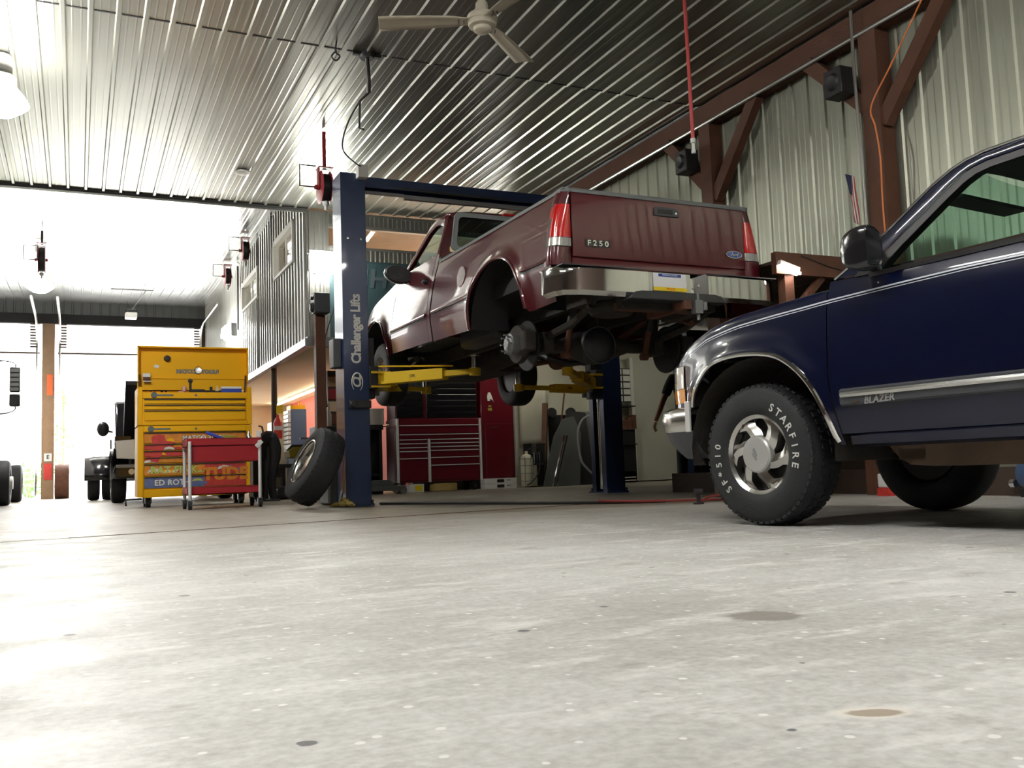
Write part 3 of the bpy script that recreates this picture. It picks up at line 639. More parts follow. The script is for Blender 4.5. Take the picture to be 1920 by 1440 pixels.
# wheels
def tyre_mb(ro=.372, w=.245, ri=.205, lugs=True, nlug=56):
    h = w / 2; k = ro / .372
    prof = [(ri, -h * .80), (ri + .012, -h * .93), (ri + .05 * k, -h * 1.0), (ri + .09 * k, -h * 1.0), (ro - .045 * k, -h * .95), (ro - .018 * k, -h * .86), (ro - .005, -h * .70), (ro, -h * .35), (ro, h * .35), (ro - .005, h * .70), (ro - .018 * k, h * .86), (ro - .045 * k, h * .95), (ri + .09 * k, h * 1.0), (ri + .05 * k, h), (ri + .012, h * .93), (ri, h * .80)]
    b = MB().lathe(prof, 64, None, cap=False)
    if lugs:
        for i in range(nlug):
            t = 2 * PI * i / nlug
            for sd in (-1, 1):
                tt = t + (0 if sd < 0 else PI / nlug); M = Matrix.Rotation(tt, 4, 'Z')
                b.obox((0, 0, 0), (.012, .026 * k, .055), None); 
                b.v[-8:] = [tuple(M @ (Vector(p) + Vector((ro - .006 - (.010 if (p[2] * sd) > 0 else 0), 0, sd * h * .66)))) for p in b.v[-8:]]
                b.obox((0, 0, 0), (.010, .024 * k, .030), None)
                M2 = Matrix.Rotation(tt + .035, 4, 'Z')
                b.v[-8:] = [tuple(M2 @ (Vector(p) + Vector((ro + .001, 0, sd * h * .25)))) for p in b.v[-8:]]
    return b
def swirl_rim(k=1.0):
    rim = MB().lathe([(.190, -.09), (.205, -.10), (.222, -.115), (.226, -.112), (.226, -.104), (.214, -.096), (.200, -.085), (.190, -.02), (.185, .09), (.200, .10)], 56, None, cap=False)
    sp = MB()
    for i in range(6):
        a0 = 2 * PI * i / 6
        L, Rr = [], []
        for j in range(9):
            t = j / 8; r = lerp(.080, .200, t); sw = -.62 * t ** 1.1
            wd = lerp(.95, .46, min(1, t * 1.6)) if t < .625 else lerp(.46, .74, (t - .625) / .375)
            L.append((r, a0 + sw - wd / 2)); Rr.append((r, a0 + sw + wd / 2))
        rows = []
        for (r, a), (r2, a2) in zip(L, Rr):
            z = -.098 + .018 * ((r - .08) / .12)
            rows.append([(r * cos(a), r * sin(a), z + .045), (r * cos(a), r * sin(a), z), (r * cos((a + a2) / 2), r * sin((a + a2) / 2), z - .012), (r * cos(a2), r * sin(a2), z + .008), (r * cos(a2), r * sin(a2), z + .045)])
        sp.grid(rows)
    return rim, sp
def suv_wheel(x, y, sg, lugs=True):
    # lathe axis z -> outward; build outward = -z so the face looks to -x on the left side
    M = Matrix.Translation((x, y, .372)) @ (Matrix.Rotation(R(90), 4, 'Y') if sg < 0 else Matrix.Rotation(R(-90), 4, 'Y'))
    ty = suv_part('tire', tyre_mb(lugs=lugs).xf(M), 'rubber', smooth=50)
    rim, sp = swirl_rim()
    rm = suv_part('wheel_rim', rim.xf(M), 'alloy', smooth=40)
    suv_part('spoke', sp.xf(M), 'alloy', rm, smooth=40, fix=False)
    suv_part('brake_disc', MB().lathe([(.01, -.035), (.185, -.035), (.19, -.02), (.19, .09)], 32, M), 'black', rm)
    cp = MB().lathe([(.0001, -.126), (.060, -.124), (.088, -.120), (.096, -.112), (.097, -.08)], 40, M)
    cap = suv_part('center_cap', cp, 'cap_silver', rm)
    return ty, M
wl = suv_wheel(-.722, 0, -1); suv_wheel(.722, 0, 1, False); suv_wheel(-.722, -2.72, -1, False); suv_wheel(.722, -2.72, 1, False)
# raised white letters on the near front sidewall; u = towards the tail, v = up, seen from outside
def arc_text(txt, r, a_mid, size, step):
    b = MB(); n = len(txt)
    for i, ch in enumerate(txt):
        if ch == ' ': continue
        a = a_mid - (i - (n - 1) / 2) * step
        g = text_mb(ch, size, .0004, 0, 1, .0008)
        Mr = Matrix.Translation((r * cos(a), r * sin(a), 0)) @ Matrix.Rotation(a - PI / 2, 4, 'Z')
        g.xf(Mr); b.add(g.v, g.f)
    return b
tl = arc_text('STARFIRE', .268, R(24), .058, R(10.6)); t2 = arc_text('SF*510', .268, R(196), .058, R(10.6)); tl.add(t2.v, t2.f)
suv_part('sidewall_lettering', tl.xf(frame_M((-.722 - .1245, 0, .372), (0, -1, 0), (0, 0, 1))), 'lettering', smooth=0)
bow = MB().prism([(-.034, -.006), (-.012, -.006), (-.012, -.013), (.012, -.013), (.012, -.006), (.034, -.006), (.028, .006), (.012, .006), (.012, .013), (-.012, .013), (-.012, .006), (-.028, .006)], 0, .002, 'z', frame_M((-.722 - .1265, 0, .372), (0, .25, 1), (0, 1, -.25)))
suv_part('cap_emblem', bow, 'satin_grey', smooth=0)
# ================================================================ maroon pickup on the lift
# local frame: x right, y forward from the tailgate, z absolute height minus the root height
TZ = 1.16
pk = thing('pickup_truck', 'maroon pickup truck raised on the two-post lift with its rear wheels removed', 'truck', (4.415, 6.415, TZ), R(1.0))
def tp(name, mb, m, parent=None, **k):
    mb.v = [(a * 1.055, b, c) for a, b, c in mb.v]
    return mb.obj(name, m, parent or pk, off=(0, 0, TZ), **k)
THW = [(1.60, .955), (1.70, .975), (1.90, .998), (1.99, 1.0), (2.06, .990), (2.20, .968), (2.35, .938), (2.45, .912), (2.52, .890), (2.56, .872)]
def tfront(y): return 0 if y < 4.6 else .17 * ((y - 4.6) / .95) ** 2
def tw(y, z): return pl(z, THW) - tfront(y)
RA = [(1.06 - .585 * cos(PI * k / 24), 1.66 + .545 * sin(PI * k / 24) ** .9) for k in range(25)]
FA = [(4.55 - .53 * cos(PI * k / 24), 1.70 + .50 * sin(PI * k / 24) ** .9) for k in range(25)]
def flare(y, z): return .035 * math.exp(-(min(archd(y, z, RA), archd(y, z, FA)) / .06) ** 2)
def tx(y, z): return tw(y, z) + flare(y, z)
def tside(ys, zl, zh, sg, n=16): return MB().grid([[(sg * tx(y, lerp(zl(y), zh(y), i / n)), y, lerp(zl(y), zh(y), i / n)) for i in range(n + 1)] for y in ys])
def rsill(y): return pl(y, [(0, 1.64), (.48, 1.63), (1.64, 1.665), (2.6, 1.69)])
for sg in (-1, 1):
    bed = tp('bed_side', tside(yrange(.0, 2.64, 72), lambda y: pl(y, RA) if .475 < y < 1.645 else rsill(y), lambda y: 2.53, sg), 'maroon_paint', smooth=60)
    tp('bed_rail', MB().grid([[(sg * x, y, z) for x, z in ((.895, 2.520), (.890, 2.548), (.875, 2.562), (.80, 2.562), (.79, 2.53), (.79, 2.50))] for y in (.0, 1.2, 2.63)]), 'bed_rail', bed)
    tp('bed_inner', MB().box(sg * .79 - .01, sg * .79 + .01, .05, 2.62, 1.98, 2.52), 'black', bed, smooth=0)
    tp('wheel_arch_lip', MB().tube([(sg * (tx(y, z) - .004), y, z) for y, z in RA], .016, 8), 'maroon_paint', bed)
    tp('wheel_housing', MB().grid([[(sg * x, 1.06 - .575 * cos(t), 1.66 + .535 * sin(t)) for x in (.985, .80, .62)] for t in [PI * k / 16 for k in range(17)]]), 'black', bed)
    # moulding with a dark groove
    for ya, yb in ((.06, .50), (1.62, 2.60)):
        tp('moulding', MB().grid([[(sg * (tx(y, z) + e), y, z) for z, e in ((1.965, 0), (1.968, .010), (1.985, .014), (2.000, .010), (2.003, 0))] for y in yrange(ya, yb, 8)]), 'maroon_paint', bed)
        tp('moulding_groove', MB().grid([[(sg * (tx(y, z) + .002), y, z) for z in (1.948, 1.964)] for y in yrange(ya, yb, 8)]), 'black', bed, smooth=0)
    # tail lamps
    lm = MB(); lr = MB()
    def lamp_x(y, z): return tw(.02, z) + .012 - (y < -.005) * 0
    def lampgrid(z0, z1, n):
        rows = []
        for i in range(n + 1):
            z = lerp(z0, z1, i / n); xo = tw(.02, z)
            rows.append([(sg * (xo + .006), .09, z), (sg * (xo + .010), .04, z), (sg * (xo + .004), .004, z), (sg * (xo - .02), -.018, z), (sg * (xo - .07), -.026, z), (sg * .832, -.026, z), (sg * .826, -.010, z)])
        return MB().grid(rows)
    tl_ = tp('tail_lamp', lampgrid(2.155, 2.425, 10), 'lamp_red', smooth=70, fix=True)
    tp('reverse_lens', lampgrid(2.085, 2.150, 4), 'lamp_clear', tl_, smooth=70)
    cl = MB()
    for i in range(9): cl.box(sg * (.835 + .011 * i) - .002, sg * (.835 + .011 * i) + .002, -.030, -.024, 2.09, 2.146)
    tp('lens_rib', cl, 'satin_grey', tl_, smooth=0)
    tp('lamp_surround', lampgrid(2.080, 2.430, 3).xf(Matrix.Translation((0, .004, 0))), 'black', tl_)
    # rear corner post above and below the lamp
    tp('corner_post', lampgrid(2.43, 2.53, 3).xf(Matrix.Translation((0, .008, 0))), 'maroon_paint', bed, smooth=70)
    tp('corner_post', lampgrid(1.93, 2.078, 3).xf(Matrix.Translation((0, .008, 0))), 'maroon_paint', bed, smooth=70)
    tp('rail_cap', MB().grid([[(sg * x, y, z) for x, y in ((.80, -.02), (.86, -.018), (.885, .01), (.895, .09))] for z in (2.528, 2.552)]).box(min(sg * .80, sg * .88), max(sg * .80, sg * .88), -.018, .09, 2.55, 2.563), 'bed_rail', bed)
    # cab: door, rear corner, front wing
    def cabz(y): return 2.60
    cab_lo = lambda y: pl(y, [(2.68, 1.70), (4.0, 1.725)])
    def cx_(y, z): return tx(y, z) if z < 2.5 else pl(z, [(2.5, .897), (2.56, .885), (2.66, .865)]) - tfront(y)
    def cside(ys, zl, zh, n=16): return MB().grid([[(sg * cx_(y, lerp(zl(y), zh(y), i / n)), y, lerp(zl(y), zh(y), i / n)) for i in range(n + 1)] for y in ys])
    tp('cab_corner', cside([2.675, 2.70, 2.76], cab_lo, lambda y: 2.63), 'maroon_paint', smooth=60)
    dr = tp('door', cside(yrange(2.772, 3.93, 14), cab_lo, lambda y: 2.63), 'maroon_paint', smooth=60)
    tp('moulding', MB().grid([[(sg * (tx(y, z) + e), y, z) for z, e in ((1.965, 0), (1.968, .010), (1.985, .014), (2.000, .010), (2.003, 0))] for y in yrange(2.80, 3.92, 8)]), 'maroon_paint', dr)
    tp('moulding_groove', MB().grid([[(sg * (tx(y, z) + .002), y, z) for z in (1.944, 1.964)] for y in yrange(2.80, 3.92, 8)]), 'black', dr, smooth=0)
    tp('door_handle', MB().sph((sg * .937, 2.90, 2.37), .05, 8, .7), 'black', dr)
    tp('door_gap', MB().grid([[(sg * (tx(2.65, z) - .012), y, z) for y in (2.62, 2.69)] for z in yrange(1.69, 2.53, 10)]), 'black', smooth=0, fix=False)
    wing = tp('front_fender', cside(yrange(3.942, 5.38, 60), lambda y: pl(y, FA) if 4.02 < y < 5.08 else (1.725 if y < 4.05 else 1.80), lambda y: pl(y, [(3.94, 2.60), (4.5, 2.50), (5.0, 2.40), (5.38, 2.28)])), 'maroon_paint', smooth=60)
    tp('wheel_arch_lip', MB().tube([(sg * (tx(y, z) - .004), y, z) for y, z in FA], .016, 8), 'maroon_paint', wing)
    tp('wheel_housing', MB().grid([[(sg * x, 4.55 - .52 * cos(t), 1.70 + .49 * sin(t)) for x in (.985, .75, .55)] for t in [PI * k / 16 for k in range(17)]]), 'black', wing)
    tp('badge', MB().box(min(sg * .925, sg * .95), max(sg * .925, sg * .95), 4.02, 4.16, 2.235, 2.265), 'chrome_soft', wing, smooth=0)
    # greenhouse side: pillars and window
    def gx(z): return pl(z, [(2.60, .872), (3.11, .715)])
    O = [(2.70, 2.62), (2.73, 3.00), (2.80, 3.115), (3.15, 3.125), (3.38, 3.045), (3.62, 2.84), (3.90, 2.64)]
    I = [(2.80, 2.62), (2.82, 2.95), (2.88, 3.03), (3.12, 3.04), (3.28, 2.99), (3.48, 2.84), (3.72, 2.64)]
    tp('cab_pillar', MB().grid([[(sg * gx(a[1]), a[0], a[1]), (sg * (gx((a[1] + c[1]) / 2) + .012), (a[0] + c[0]) / 2, (a[1] + c[1]) / 2), (sg * gx(c[1]), c[0], c[1]), (sg * (gx(c[1]) - .05), c[0], c[1])] for a, c in zip(O, I)]), 'maroon_paint', smooth=60, fix=False)
    tp('door_glass', MB().grid([[(sg * (gx(2.63) - .02), y, 2.63), (sg * (gx(pl(y, I)) - .02), y, max(2.632, pl(y, [(2.80, 2.7), (2.82, 2.95), (2.88, 3.03), (3.12, 3.04), (3.28, 2.99), (3.48, 2.84), (3.72, 2.64)])))] for y in yrange(2.80, 3.72, 14)]), 'car_glass', smooth=0, fix=False)
    # mirror
    mm = MB().grid([[(sg * (1.01 + u * s), 3.60 + dy, 2.585 + v * s) for u, v in [(.15 * cos(t) * 1.05, .105 * sin(t) + .02 * cos(t)) for t in [2 * PI * k / 16 for k in range(17)]]] for dy, s in ((-.05, .02), (-.055, .9), (-.03, 1.0), (.04, .95), (.09, .7), (.11, .05))])
    mm.bar((sg * .84, 3.66, 2.565), (sg * .96, 3.63, 2.565), .14, .10, (0, 1, 0), .10, .08)
    tp('side_mirror', mm, 'black_plastic', dr)
tp('fuel_door', MB().lathe([(.0001, .002), (.100, .002), (.104, -.004)], 28, frame_M((-.972, 1.87, 2.215), (0, -1, 0), (.12, 0, .99))), 'maroon_paint')
# bed floor, headboard, tailgate
tp('bed_floor', MB().box(-.80, .80, .03, 2.63, 1.93, 1.98).box(-.80, .80, 2.60, 2.64, 1.93, 2.53), 'black', smooth=0)
tg = tp('tailgate', MB().grid([[(x, y, z) for x in yrange(-.818, .818, 12)] for y, z in ((.06, 2.545), (.0, 2.548), (-.024, 2.535), (-.028, 2.46), (-.022, 2.25), (-.024, 2.04), (-.020, 2.008), (-.004, 2.000), (-.010, 1.985), (-.012, 1.935), (.05, 1.93))]).box(-.817, .817, .0, .06, 1.93, 2.54), 'maroon_paint', smooth=50)
tp('gate_cap', MB().grid([[(x, y, z) for x in (-.82, .82)] for y, z in ((-.034, 2.525), (-.036, 2.545), (-.026, 2.562), (.07, 2.562), (.07, 2.53))]), 'bed_rail', tg)
hb = MB().prism([(-.115, -.037), (.115, -.037), (.122, -.02), (.112, .02), (.085, .040), (-.095, .040), (-.118, .028), (-.122, -.02)], -.040, -.022, 'y', Matrix.Translation((.047, 0, 2.438)))
hh = tp('gate_handle', hb, 'mold_grey', tg, bevel=.004)
tp('handle_recess', MB().box(-.043, .102, -.0415, -.038, 2.418, 2.458), 'black', hh, smooth=0)
tp('key_lock', MB().cyl((.132, -.046, 2.432), (.132, -.038, 2.432), .009), 'chrome', hh)
bb = MB()
for ch, xx in zip('F250', (-.678, -.626, -.574, -.522)):
    g = text_mb(ch, .062, .003, 0, 1, .0015); bb.add([(a * 1.15 + xx, -.030 - c, b_ + 2.12) for a, b_, c in g.v], g.f)
tp('model_lettering', MB().box(-.709, -.491, -.0285, -.026, 2.092, 2.150), 'black', tg, smooth=0)
tp('model_lettering', bb, 'chrome', tg, smooth=0)
ov = tp('maker_oval', MB().lathe([(.0001, .006), (1, .006), (1, 0)], 36, Matrix.Translation((.706, -.026, 2.125)) @ Matrix.Rotation(R(90), 4, 'X') @ Matrix.Diagonal((.082, .032, 1, 1))), 'chrome', tg)
tp('oval_field', MB().lathe([(.0001, .008), (1, .008), (1, 0)], 36, Matrix.Translation((.706, -.026, 2.125)) @ Matrix.Rotation(R(90), 4, 'X') @ Matrix.Diagonal((.076, .027, 1, 1))), 'oval_blue', tg)
sc_ = text_mb('Ford', .042, .001, .25, .85, .0004)
tp('oval_script', sc_.xf(Matrix.Translation((.706, -.0355, 2.125)) @ Matrix.Rotation(R(90), 4, 'X')), 'chrome', tg, smooth=0)
# cab back, roof, windscreen, bonnet, front end
cb = MB().grid([[(x * (1 if z < 2.7 else pl(z, [(2.7, 1), (3.06, .86)])), 2.675 + .03 * (z > 2.9), z) for x in (-.86, -.76)] for z in (1.75, 2.5, 2.70, 2.9, 3.07)])
m2 = cb.mirx(); cb.add(m2.v, m2.f)
cb.add([(-.76, 2.675, 1.75), (.76, 2.675, 1.75), (.76, 2.675, 2.66), (-.76, 2.675, 2.66)], [(0, 1, 2, 3)])
tp('cab_back', cb, 'maroon_paint', smooth=40)
tp('roof', MB().grid([[(x, y, z - .045 * (abs(x) / .72) ** 4) for x in yrange(-.725, .725, 14)] for y, z in ((2.68, 3.09), (2.72, 3.135), (2.80, 3.16), (3.10, 3.17), (3.30, 3.14), (3.38, 3.10))]), 'maroon_paint', smooth=60, solid=.02)
def rr(cx, cz, hw_, hh_, r, n=5):
    return [(cx + sx * (hw_ - r) + r * cos(t), cz + sz * (hh_ - r) + r * sin(t)) for sx, sz, t0 in ((1, 1, 0), (-1, 1, 90), (-1, -1, 180), (1, -1, 270)) for t in [R(t0 + 90 * k / n) for k in range(n + 1)]]
ro_, ri_ = rr(0, 2.88, .745, .215, .07), rr(0, 2.88, .695, .165, .05)
def bw(p, y): return (p[0] * pl(p[1], [(2.68, 1.02), (3.03, .945)]), y + .05 * (p[1] - 2.68), p[1])
sl_ = MB(); n_ = len(ro_)
for a, b_, y0, y1 in ((ro_, ri_, 2.635, 2.640),):
    sl_.add([bw(p, 2.665) for p in a] + [bw(p, y0) for p in a] + [bw(p, y0) for p in b_] + [bw(p, 2.665) for p in b_], [(k * n_ + i, k * n_ + (i + 1) % n_, (k + 1) * n_ + (i + 1) % n_, (k + 1) * n_ + i) for k in range(3) for i in range(n_)])
bwin = tp('rear_window_seal', sl_, 'grey_seal', smooth=50)
tp('rear_window_glass', MB().add([bw(p, 2.650) for p in ri_], [tuple(range(n_))]), 'dark_glass', bwin, smooth=0, fix=False)
tp('third_brake_lamp', MB().box(-.16, .16, 2.64, 2.70, 3.097, 3.124), 'lamp_red', bevel=.006)
tp('windshield', MB().grid([[(x * s, y + .10 * (1 - x * x / .6), z) for x in yrange(-.80, .80, 8)] for y, z, s in ((3.86, 2.63, 1.04), (3.34, 3.09, .90))]), 'car_glass', smooth=60, fix=False)
tp('cab_interior', MB().box(-.80, .80, 2.72, 3.95, 1.75, 2.15).box(-.78, .78, 2.78, 2.95, 2.15, 2.66).box(-.78, .78, 3.60, 3.95, 2.1, 2.60), 'black', smooth=0)
tp('hood', MB().grid([[(x * (pl(y, [(3.9, .86), (4.7, .83), (5.38, .70)])), y, pl(y, [(3.86, 2.63), (4.3, 2.58), (4.9, 2.47), (5.40, 2.28)]) + .05 * (1 - x * x)) for x in yrange(-1, 1, 12)] for y in yrange(3.86, 5.40, 14)]), 'maroon_paint', smooth=60)
tp('front_grille', MB().box(-.70, .70, 5.30, 5.42, 1.85, 2.28), 'chrome_soft', smooth=0)
tp('front_bumper', MB().box(-.96, .96, 5.30, 5.50, 1.60, 1.84), 'chrome', bevel=.04)
# stepped chrome rear bumper with licence recess
def bumper_row(z, e):
    P = [(-1.035, .10), (-1.03, -.06), (-.985, -.155), (-.86, -.205), (-.28, -.225)]
    return [(x * e, y, z) for x, y in P]
rows = [[(x, y + (0 if z < 1.885 else .03), z) for x, y, z in bumper_row(z, 1)] for z in (1.665, 1.70, 1.82, 1.872, 1.895)]
rows[0] = [(x * .97, y * .8 + .0, 1.668) for x, y, z in rows[0]]
rows.append([(x * .97, .08, 1.897) for x, y, z in rows[-1]])
br = MB().grid(rows)
rt = br.mirx(); br.add(rt.v, rt.f)
# centre step
br.grid([[(x, y, z) for x in (-.28, -.235, -.20, .20, .235, .28)] for y, z in ((-.10, 1.872), (-.12, 1.865), (-.135, 1.70), (-.10, 1.668))])
for s_ in (-1, 1): br.add([(s_ * .28, -.225, 1.70), (s_ * .28, -.225, 1.872), (s_ * .28, -.19, 1.895), (s_ * .20, -.12, 1.868), (s_ * .20, -.132, 1.70)], [(0, 1, 2, 3, 4)])
rb = tp('rear_bumper', br, 'chrome', smooth=45)
tp('bumper_step_pad', MB().box(-1.0, -.30, -.19, .0, 1.894, 1.902).box(.30, 1.0, -.19, .0, 1.894, 1.902).box(-.29, .29, -.10, .0, 1.866, 1.874), 'black_plastic', rb, smooth=0)
vp = MB().prism([(-.46, 1.648), (-.44, 1.68), (-.40, 1.708), (-.34, 1.720), (.34, 1.720), (.40, 1.708), (.44, 1.68), (.46, 1.648)], -.228, -.10, 'y')
tp('bumper_valance', vp, 'black_plastic', rb, bevel=.01)
lp = tp('licence_plate', MB().box(-0.205, 0.105, -.175, -.165, 1.735, 1.880), 'white', rb, smooth=0)
tp('plate_band', MB().box(-0.205, 0.105, -.178, -.175, 1.735, 1.766), 'plate_yellow', lp, smooth=0)
tp('plate_band', MB().box(-0.155, 0.055, -.178, -.175, 1.852, 1.876), 'plate_blue', lp, smooth=0)
g = text_mb('TRUCK', .024, .0006, 0, 1.1); tp('plate_lettering', g.xf(Matrix.Translation((-.05, -.180, 1.751)) @ Matrix.Rotation(R(90), 4, 'X')), 'lamp_red', lp, smooth=0)
g = text_mb('PENNSYLVANIA', .020, .0006, 0, 1.0); tp('plate_lettering', g.xf(Matrix.Translation((-.05, -.180, 1.864)) @ Matrix.Rotation(R(90), 4, 'X')), 'white', lp, smooth=0)
tp('plate_bracket', MB().box(-.25, .15, -.166, -.12, 1.72, 1.885).cyl((-.235, -.17, 1.855), (-.235, -.16, 1.855), .012).cyl((.235, -.17, 1.80), (.235, -.13, 1.80), .018), 'chrome_soft', rb)
# ---- underneath
for sg in (-1, 1):
    fr = MB().prism([(-.10, 1.70), (-.10, 1.80), (.45, 1.86), (1.7, 1.86), (2.3, 1.74), (5.2, 1.74), (5.2, 1.60), (2.3, 1.60), (1.6, 1.72), (.5, 1.72)], sg * .44 - .035, sg * .44 + .035, 'x')
    tp('chassis_rail', fr, 'grime', smooth=0)
    tp('leaf_spring', MB().tube([(sg * .56, y, z) for y, z in ((.18, 1.66), (.5, 1.56), (1.05, 1.50), (1.6, 1.56), (1.95, 1.64))], .034, 6).box(sg * .56 - .045, sg * .56 + .045, .94, 1.16, 1.37, 1.55).bar((sg * .56, .18, 1.66), (sg * .52, .12, 1.80), .05, .03), 'grime', smooth=0)
    sh = tp('shock_absorber', MB().cyl((sg * .40 + .02, .88, 1.58), (sg * .40 + .06, .80, 1.86), .042), 'black')
    tp('shock_rod', MB().cyl((sg * .40 - .01, .93, 1.33), (sg * .40 + .02, .88, 1.58), .028).cyl((sg * .40 - .04, .93, 1.345), (sg * .40 + .02, .93, 1.345), .035), 'rust', sh)
    hubx = sg * .80
    dr_ = MB().lathe([(.0001, -.02), (.165, -.02), (.172, -.01), (.172, .03), (.10, .035), (.10, .12)], 36, Matrix.Translation((hubx, 1.05, 1.445)) @ Matrix.Rotation(R(sg * -90), 4, 'Y'))
    rot = tp('brake_rotor', dr_, 'grime')
    sd = MB().prism([(1.05 + .215 * cos(t), 1.445 + .215 * sin(t) - (.02 if sin(t) < -.2 else 0)) for t in [2 * PI * k / 26 for k in range(26)]], sg * .70, sg * .72, 'x')
    tp('dust_shield', sd, 'black', rot)
    tp('brake_caliper', MB().box(min(sg * .74, sg * .86), max(sg * .74, sg * .86), .80, .90, 1.36, 1.54), 'grime', rot, bevel=.02)
    hb_ = MB().lathe([(.0001, .115), (.045, .115), (.05, .10), (.085, .095), (.098, .085), (.10, .0)], 28, Matrix.Translation((hubx, 1.05, 1.445)) @ Matrix.Rotation(R(sg * 90), 4, 'Y'))
    tp('wheel_hub', hb_, 'steel_grey' if sg < 0 else 'grime', rot)
    ls = MB()
    for k in range(8): ls.cyl((sg * .89, 1.05 + .08 * cos(k * PI / 4), 1.445 + .08 * sin(k * PI / 4)), (sg * .93, 1.05 + .08 * cos(k * PI / 4), 1.445 + .08 * sin(k * PI / 4)), .008, n=8)
    tp('wheel_stud', ls, 'steel_grey', rot)
    tp('front_tire', tyre_mb(.385, .25, .20, False).xf(Matrix.Translation((sg * .82, 4.55, 1.545)) @ AX()), 'rubber')
    tp('front_wheel_rim', MB().lathe([(.0001, -.03), (.06, -.05), (.12, -.02), (.185, -.06), (.205, -.115), (.21, -.10), (.20, .10)], 36, Matrix.Translation((sg * .82, 4.55, 1.545)) @ (AX() if sg < 0 else Matrix.Rotation(R(-90), 4, 'Y'))), 'alloy' if sg < 0 else 'black')
ax_ = tp('rear_axle', MB().tube([(-.78, 1.05, 1.445), (-.55, 1.05, 1.445), (-.40, 1.05, 1.445), (-.26, 1.05, 1.445), (-.10, 1.05, 1.445), (.10, 1.05, 1.445), (.28, 1.05, 1.445), (.78, 1.05, 1.445)], [.05, .05, .055, .12, .17, .12, .055, .05], 18), 'grime')
Mdc = Matrix.Translation((-.085, .90, 1.44)) @ Matrix.Rotation(R(90), 4, 'X')
tp('differential_cover', MB().lathe([(.0001, .045), (.08, .04), (.13, .02), (.15, .0), (.165, -.005), (.168, -.02), (.168, -.12)], 24, Mdc), 'black_plastic', ax_)
tp('cover_gasket', MB().tube([(-.085 + .160 * cos(t), .898, 1.44 + .168 * sin(t)) for t in [2 * PI * k / 28 for k in range(28)]], .005, 6, closed=True), 'panel_grey', ax_)
tp('drive_shaft', MB().cyl((.04, 1.2, 1.46), (.0, 3.0, 1.66), .045), 'grime')
tp('fuel_tank', MB().box(-.72, -.50, 1.75, 2.62, 1.60, 1.82), 'black_plastic', bevel=.06)
tp('exhaust_pipe', MB().tube(smooth_path([(.52, .35, 1.58), (.62, 1.1, 1.75), (.55, 1.9, 1.56), (.50, 2.6, 1.54), (.30, 4.0, 1.56)], 6), .032, 10).cyl((.52, 2.2, 1.54), (.52, 2.9, 1.54), .10), 'rust')
tp('muffler_pipe', MB().tube(smooth_path([(-.72, 3.9, 1.66), (-.70, 4.3, 1.62), (-.66, 4.75, 1.57)], 4), .035, 10), 'chrome_soft')
tp('engine_block', MB().box(-.45, .45, 3.6, 5.0, 1.50, 2.2), 'grime', bevel=.03)
tp('gearbox', MB().cyl((0, 2.4, 1.63), (0, 3.6, 1.66), .11, .2), 'grime')
for yy, z0, z1 in ((2.1, 1.58, 1.70), (.3, 1.72, 1.82)): tp('crossmember', MB().box(-.42, .42, yy, yy + .09, z0, z1), 'grime', smooth=0)
tp('sway_bar', MB().tube([(-.50, 1.5, 1.50), (-.42, 1.25, 1.36), (-.20, 1.28, 1.315), (-.02, 1.30, 1.33)], .028, 8).sph((-.02, 1.30, 1.345), .05, 8), 'black')
tp('brake_line', MB().tube(smooth_path([(-.30, .95, 1.80), (-.12, .90, 1.70), (-.10, .93, 1.58), (-.25, .97, 1.50), (-.36, 1.0, 1.48)], 5), .008, 6), 'black_plastic')
tp('bumper_bracket', MB().box(-.44, .44, -.08, .0, 1.60, 1.70).box(.30, .44, .0, .5, 1.6, 1.72), 'grime', smooth=0)
tp('spare_carrier', MB().lathe([(.0001, 1.60), (.16, 1.61), (.20, 1.66), (.20, 1.70)], 20, Matrix.Translation((-.28, .35, 0))), 'grime')
ht = tp('tow_hitch', MB().box(.03, .10, -.24, .3, 1.585, 1.655).box(-.42, .42, .0, .08, 1.60, 1.66).sph((.065, -.20, 1.68), .03, 8), 'rust')
tp('ball_mount', MB().box(.12, .19, -.26, -.20, 1.55, 1.66).cyl((.17, -.22, 1.50), (.17, -.22, 1.72), .014).cyl((.22, -.24, 1.58), (.22, -.24, 1.64), .022).cyl((.12, -.24, 1.64), (.24, -.24, 1.64), .012), 'steel_grey', ht)
tp('trailer_brace', MB().bar((.52, 1.1, 1.52), (.86, .55, 1.74), .05, .05), 'black')
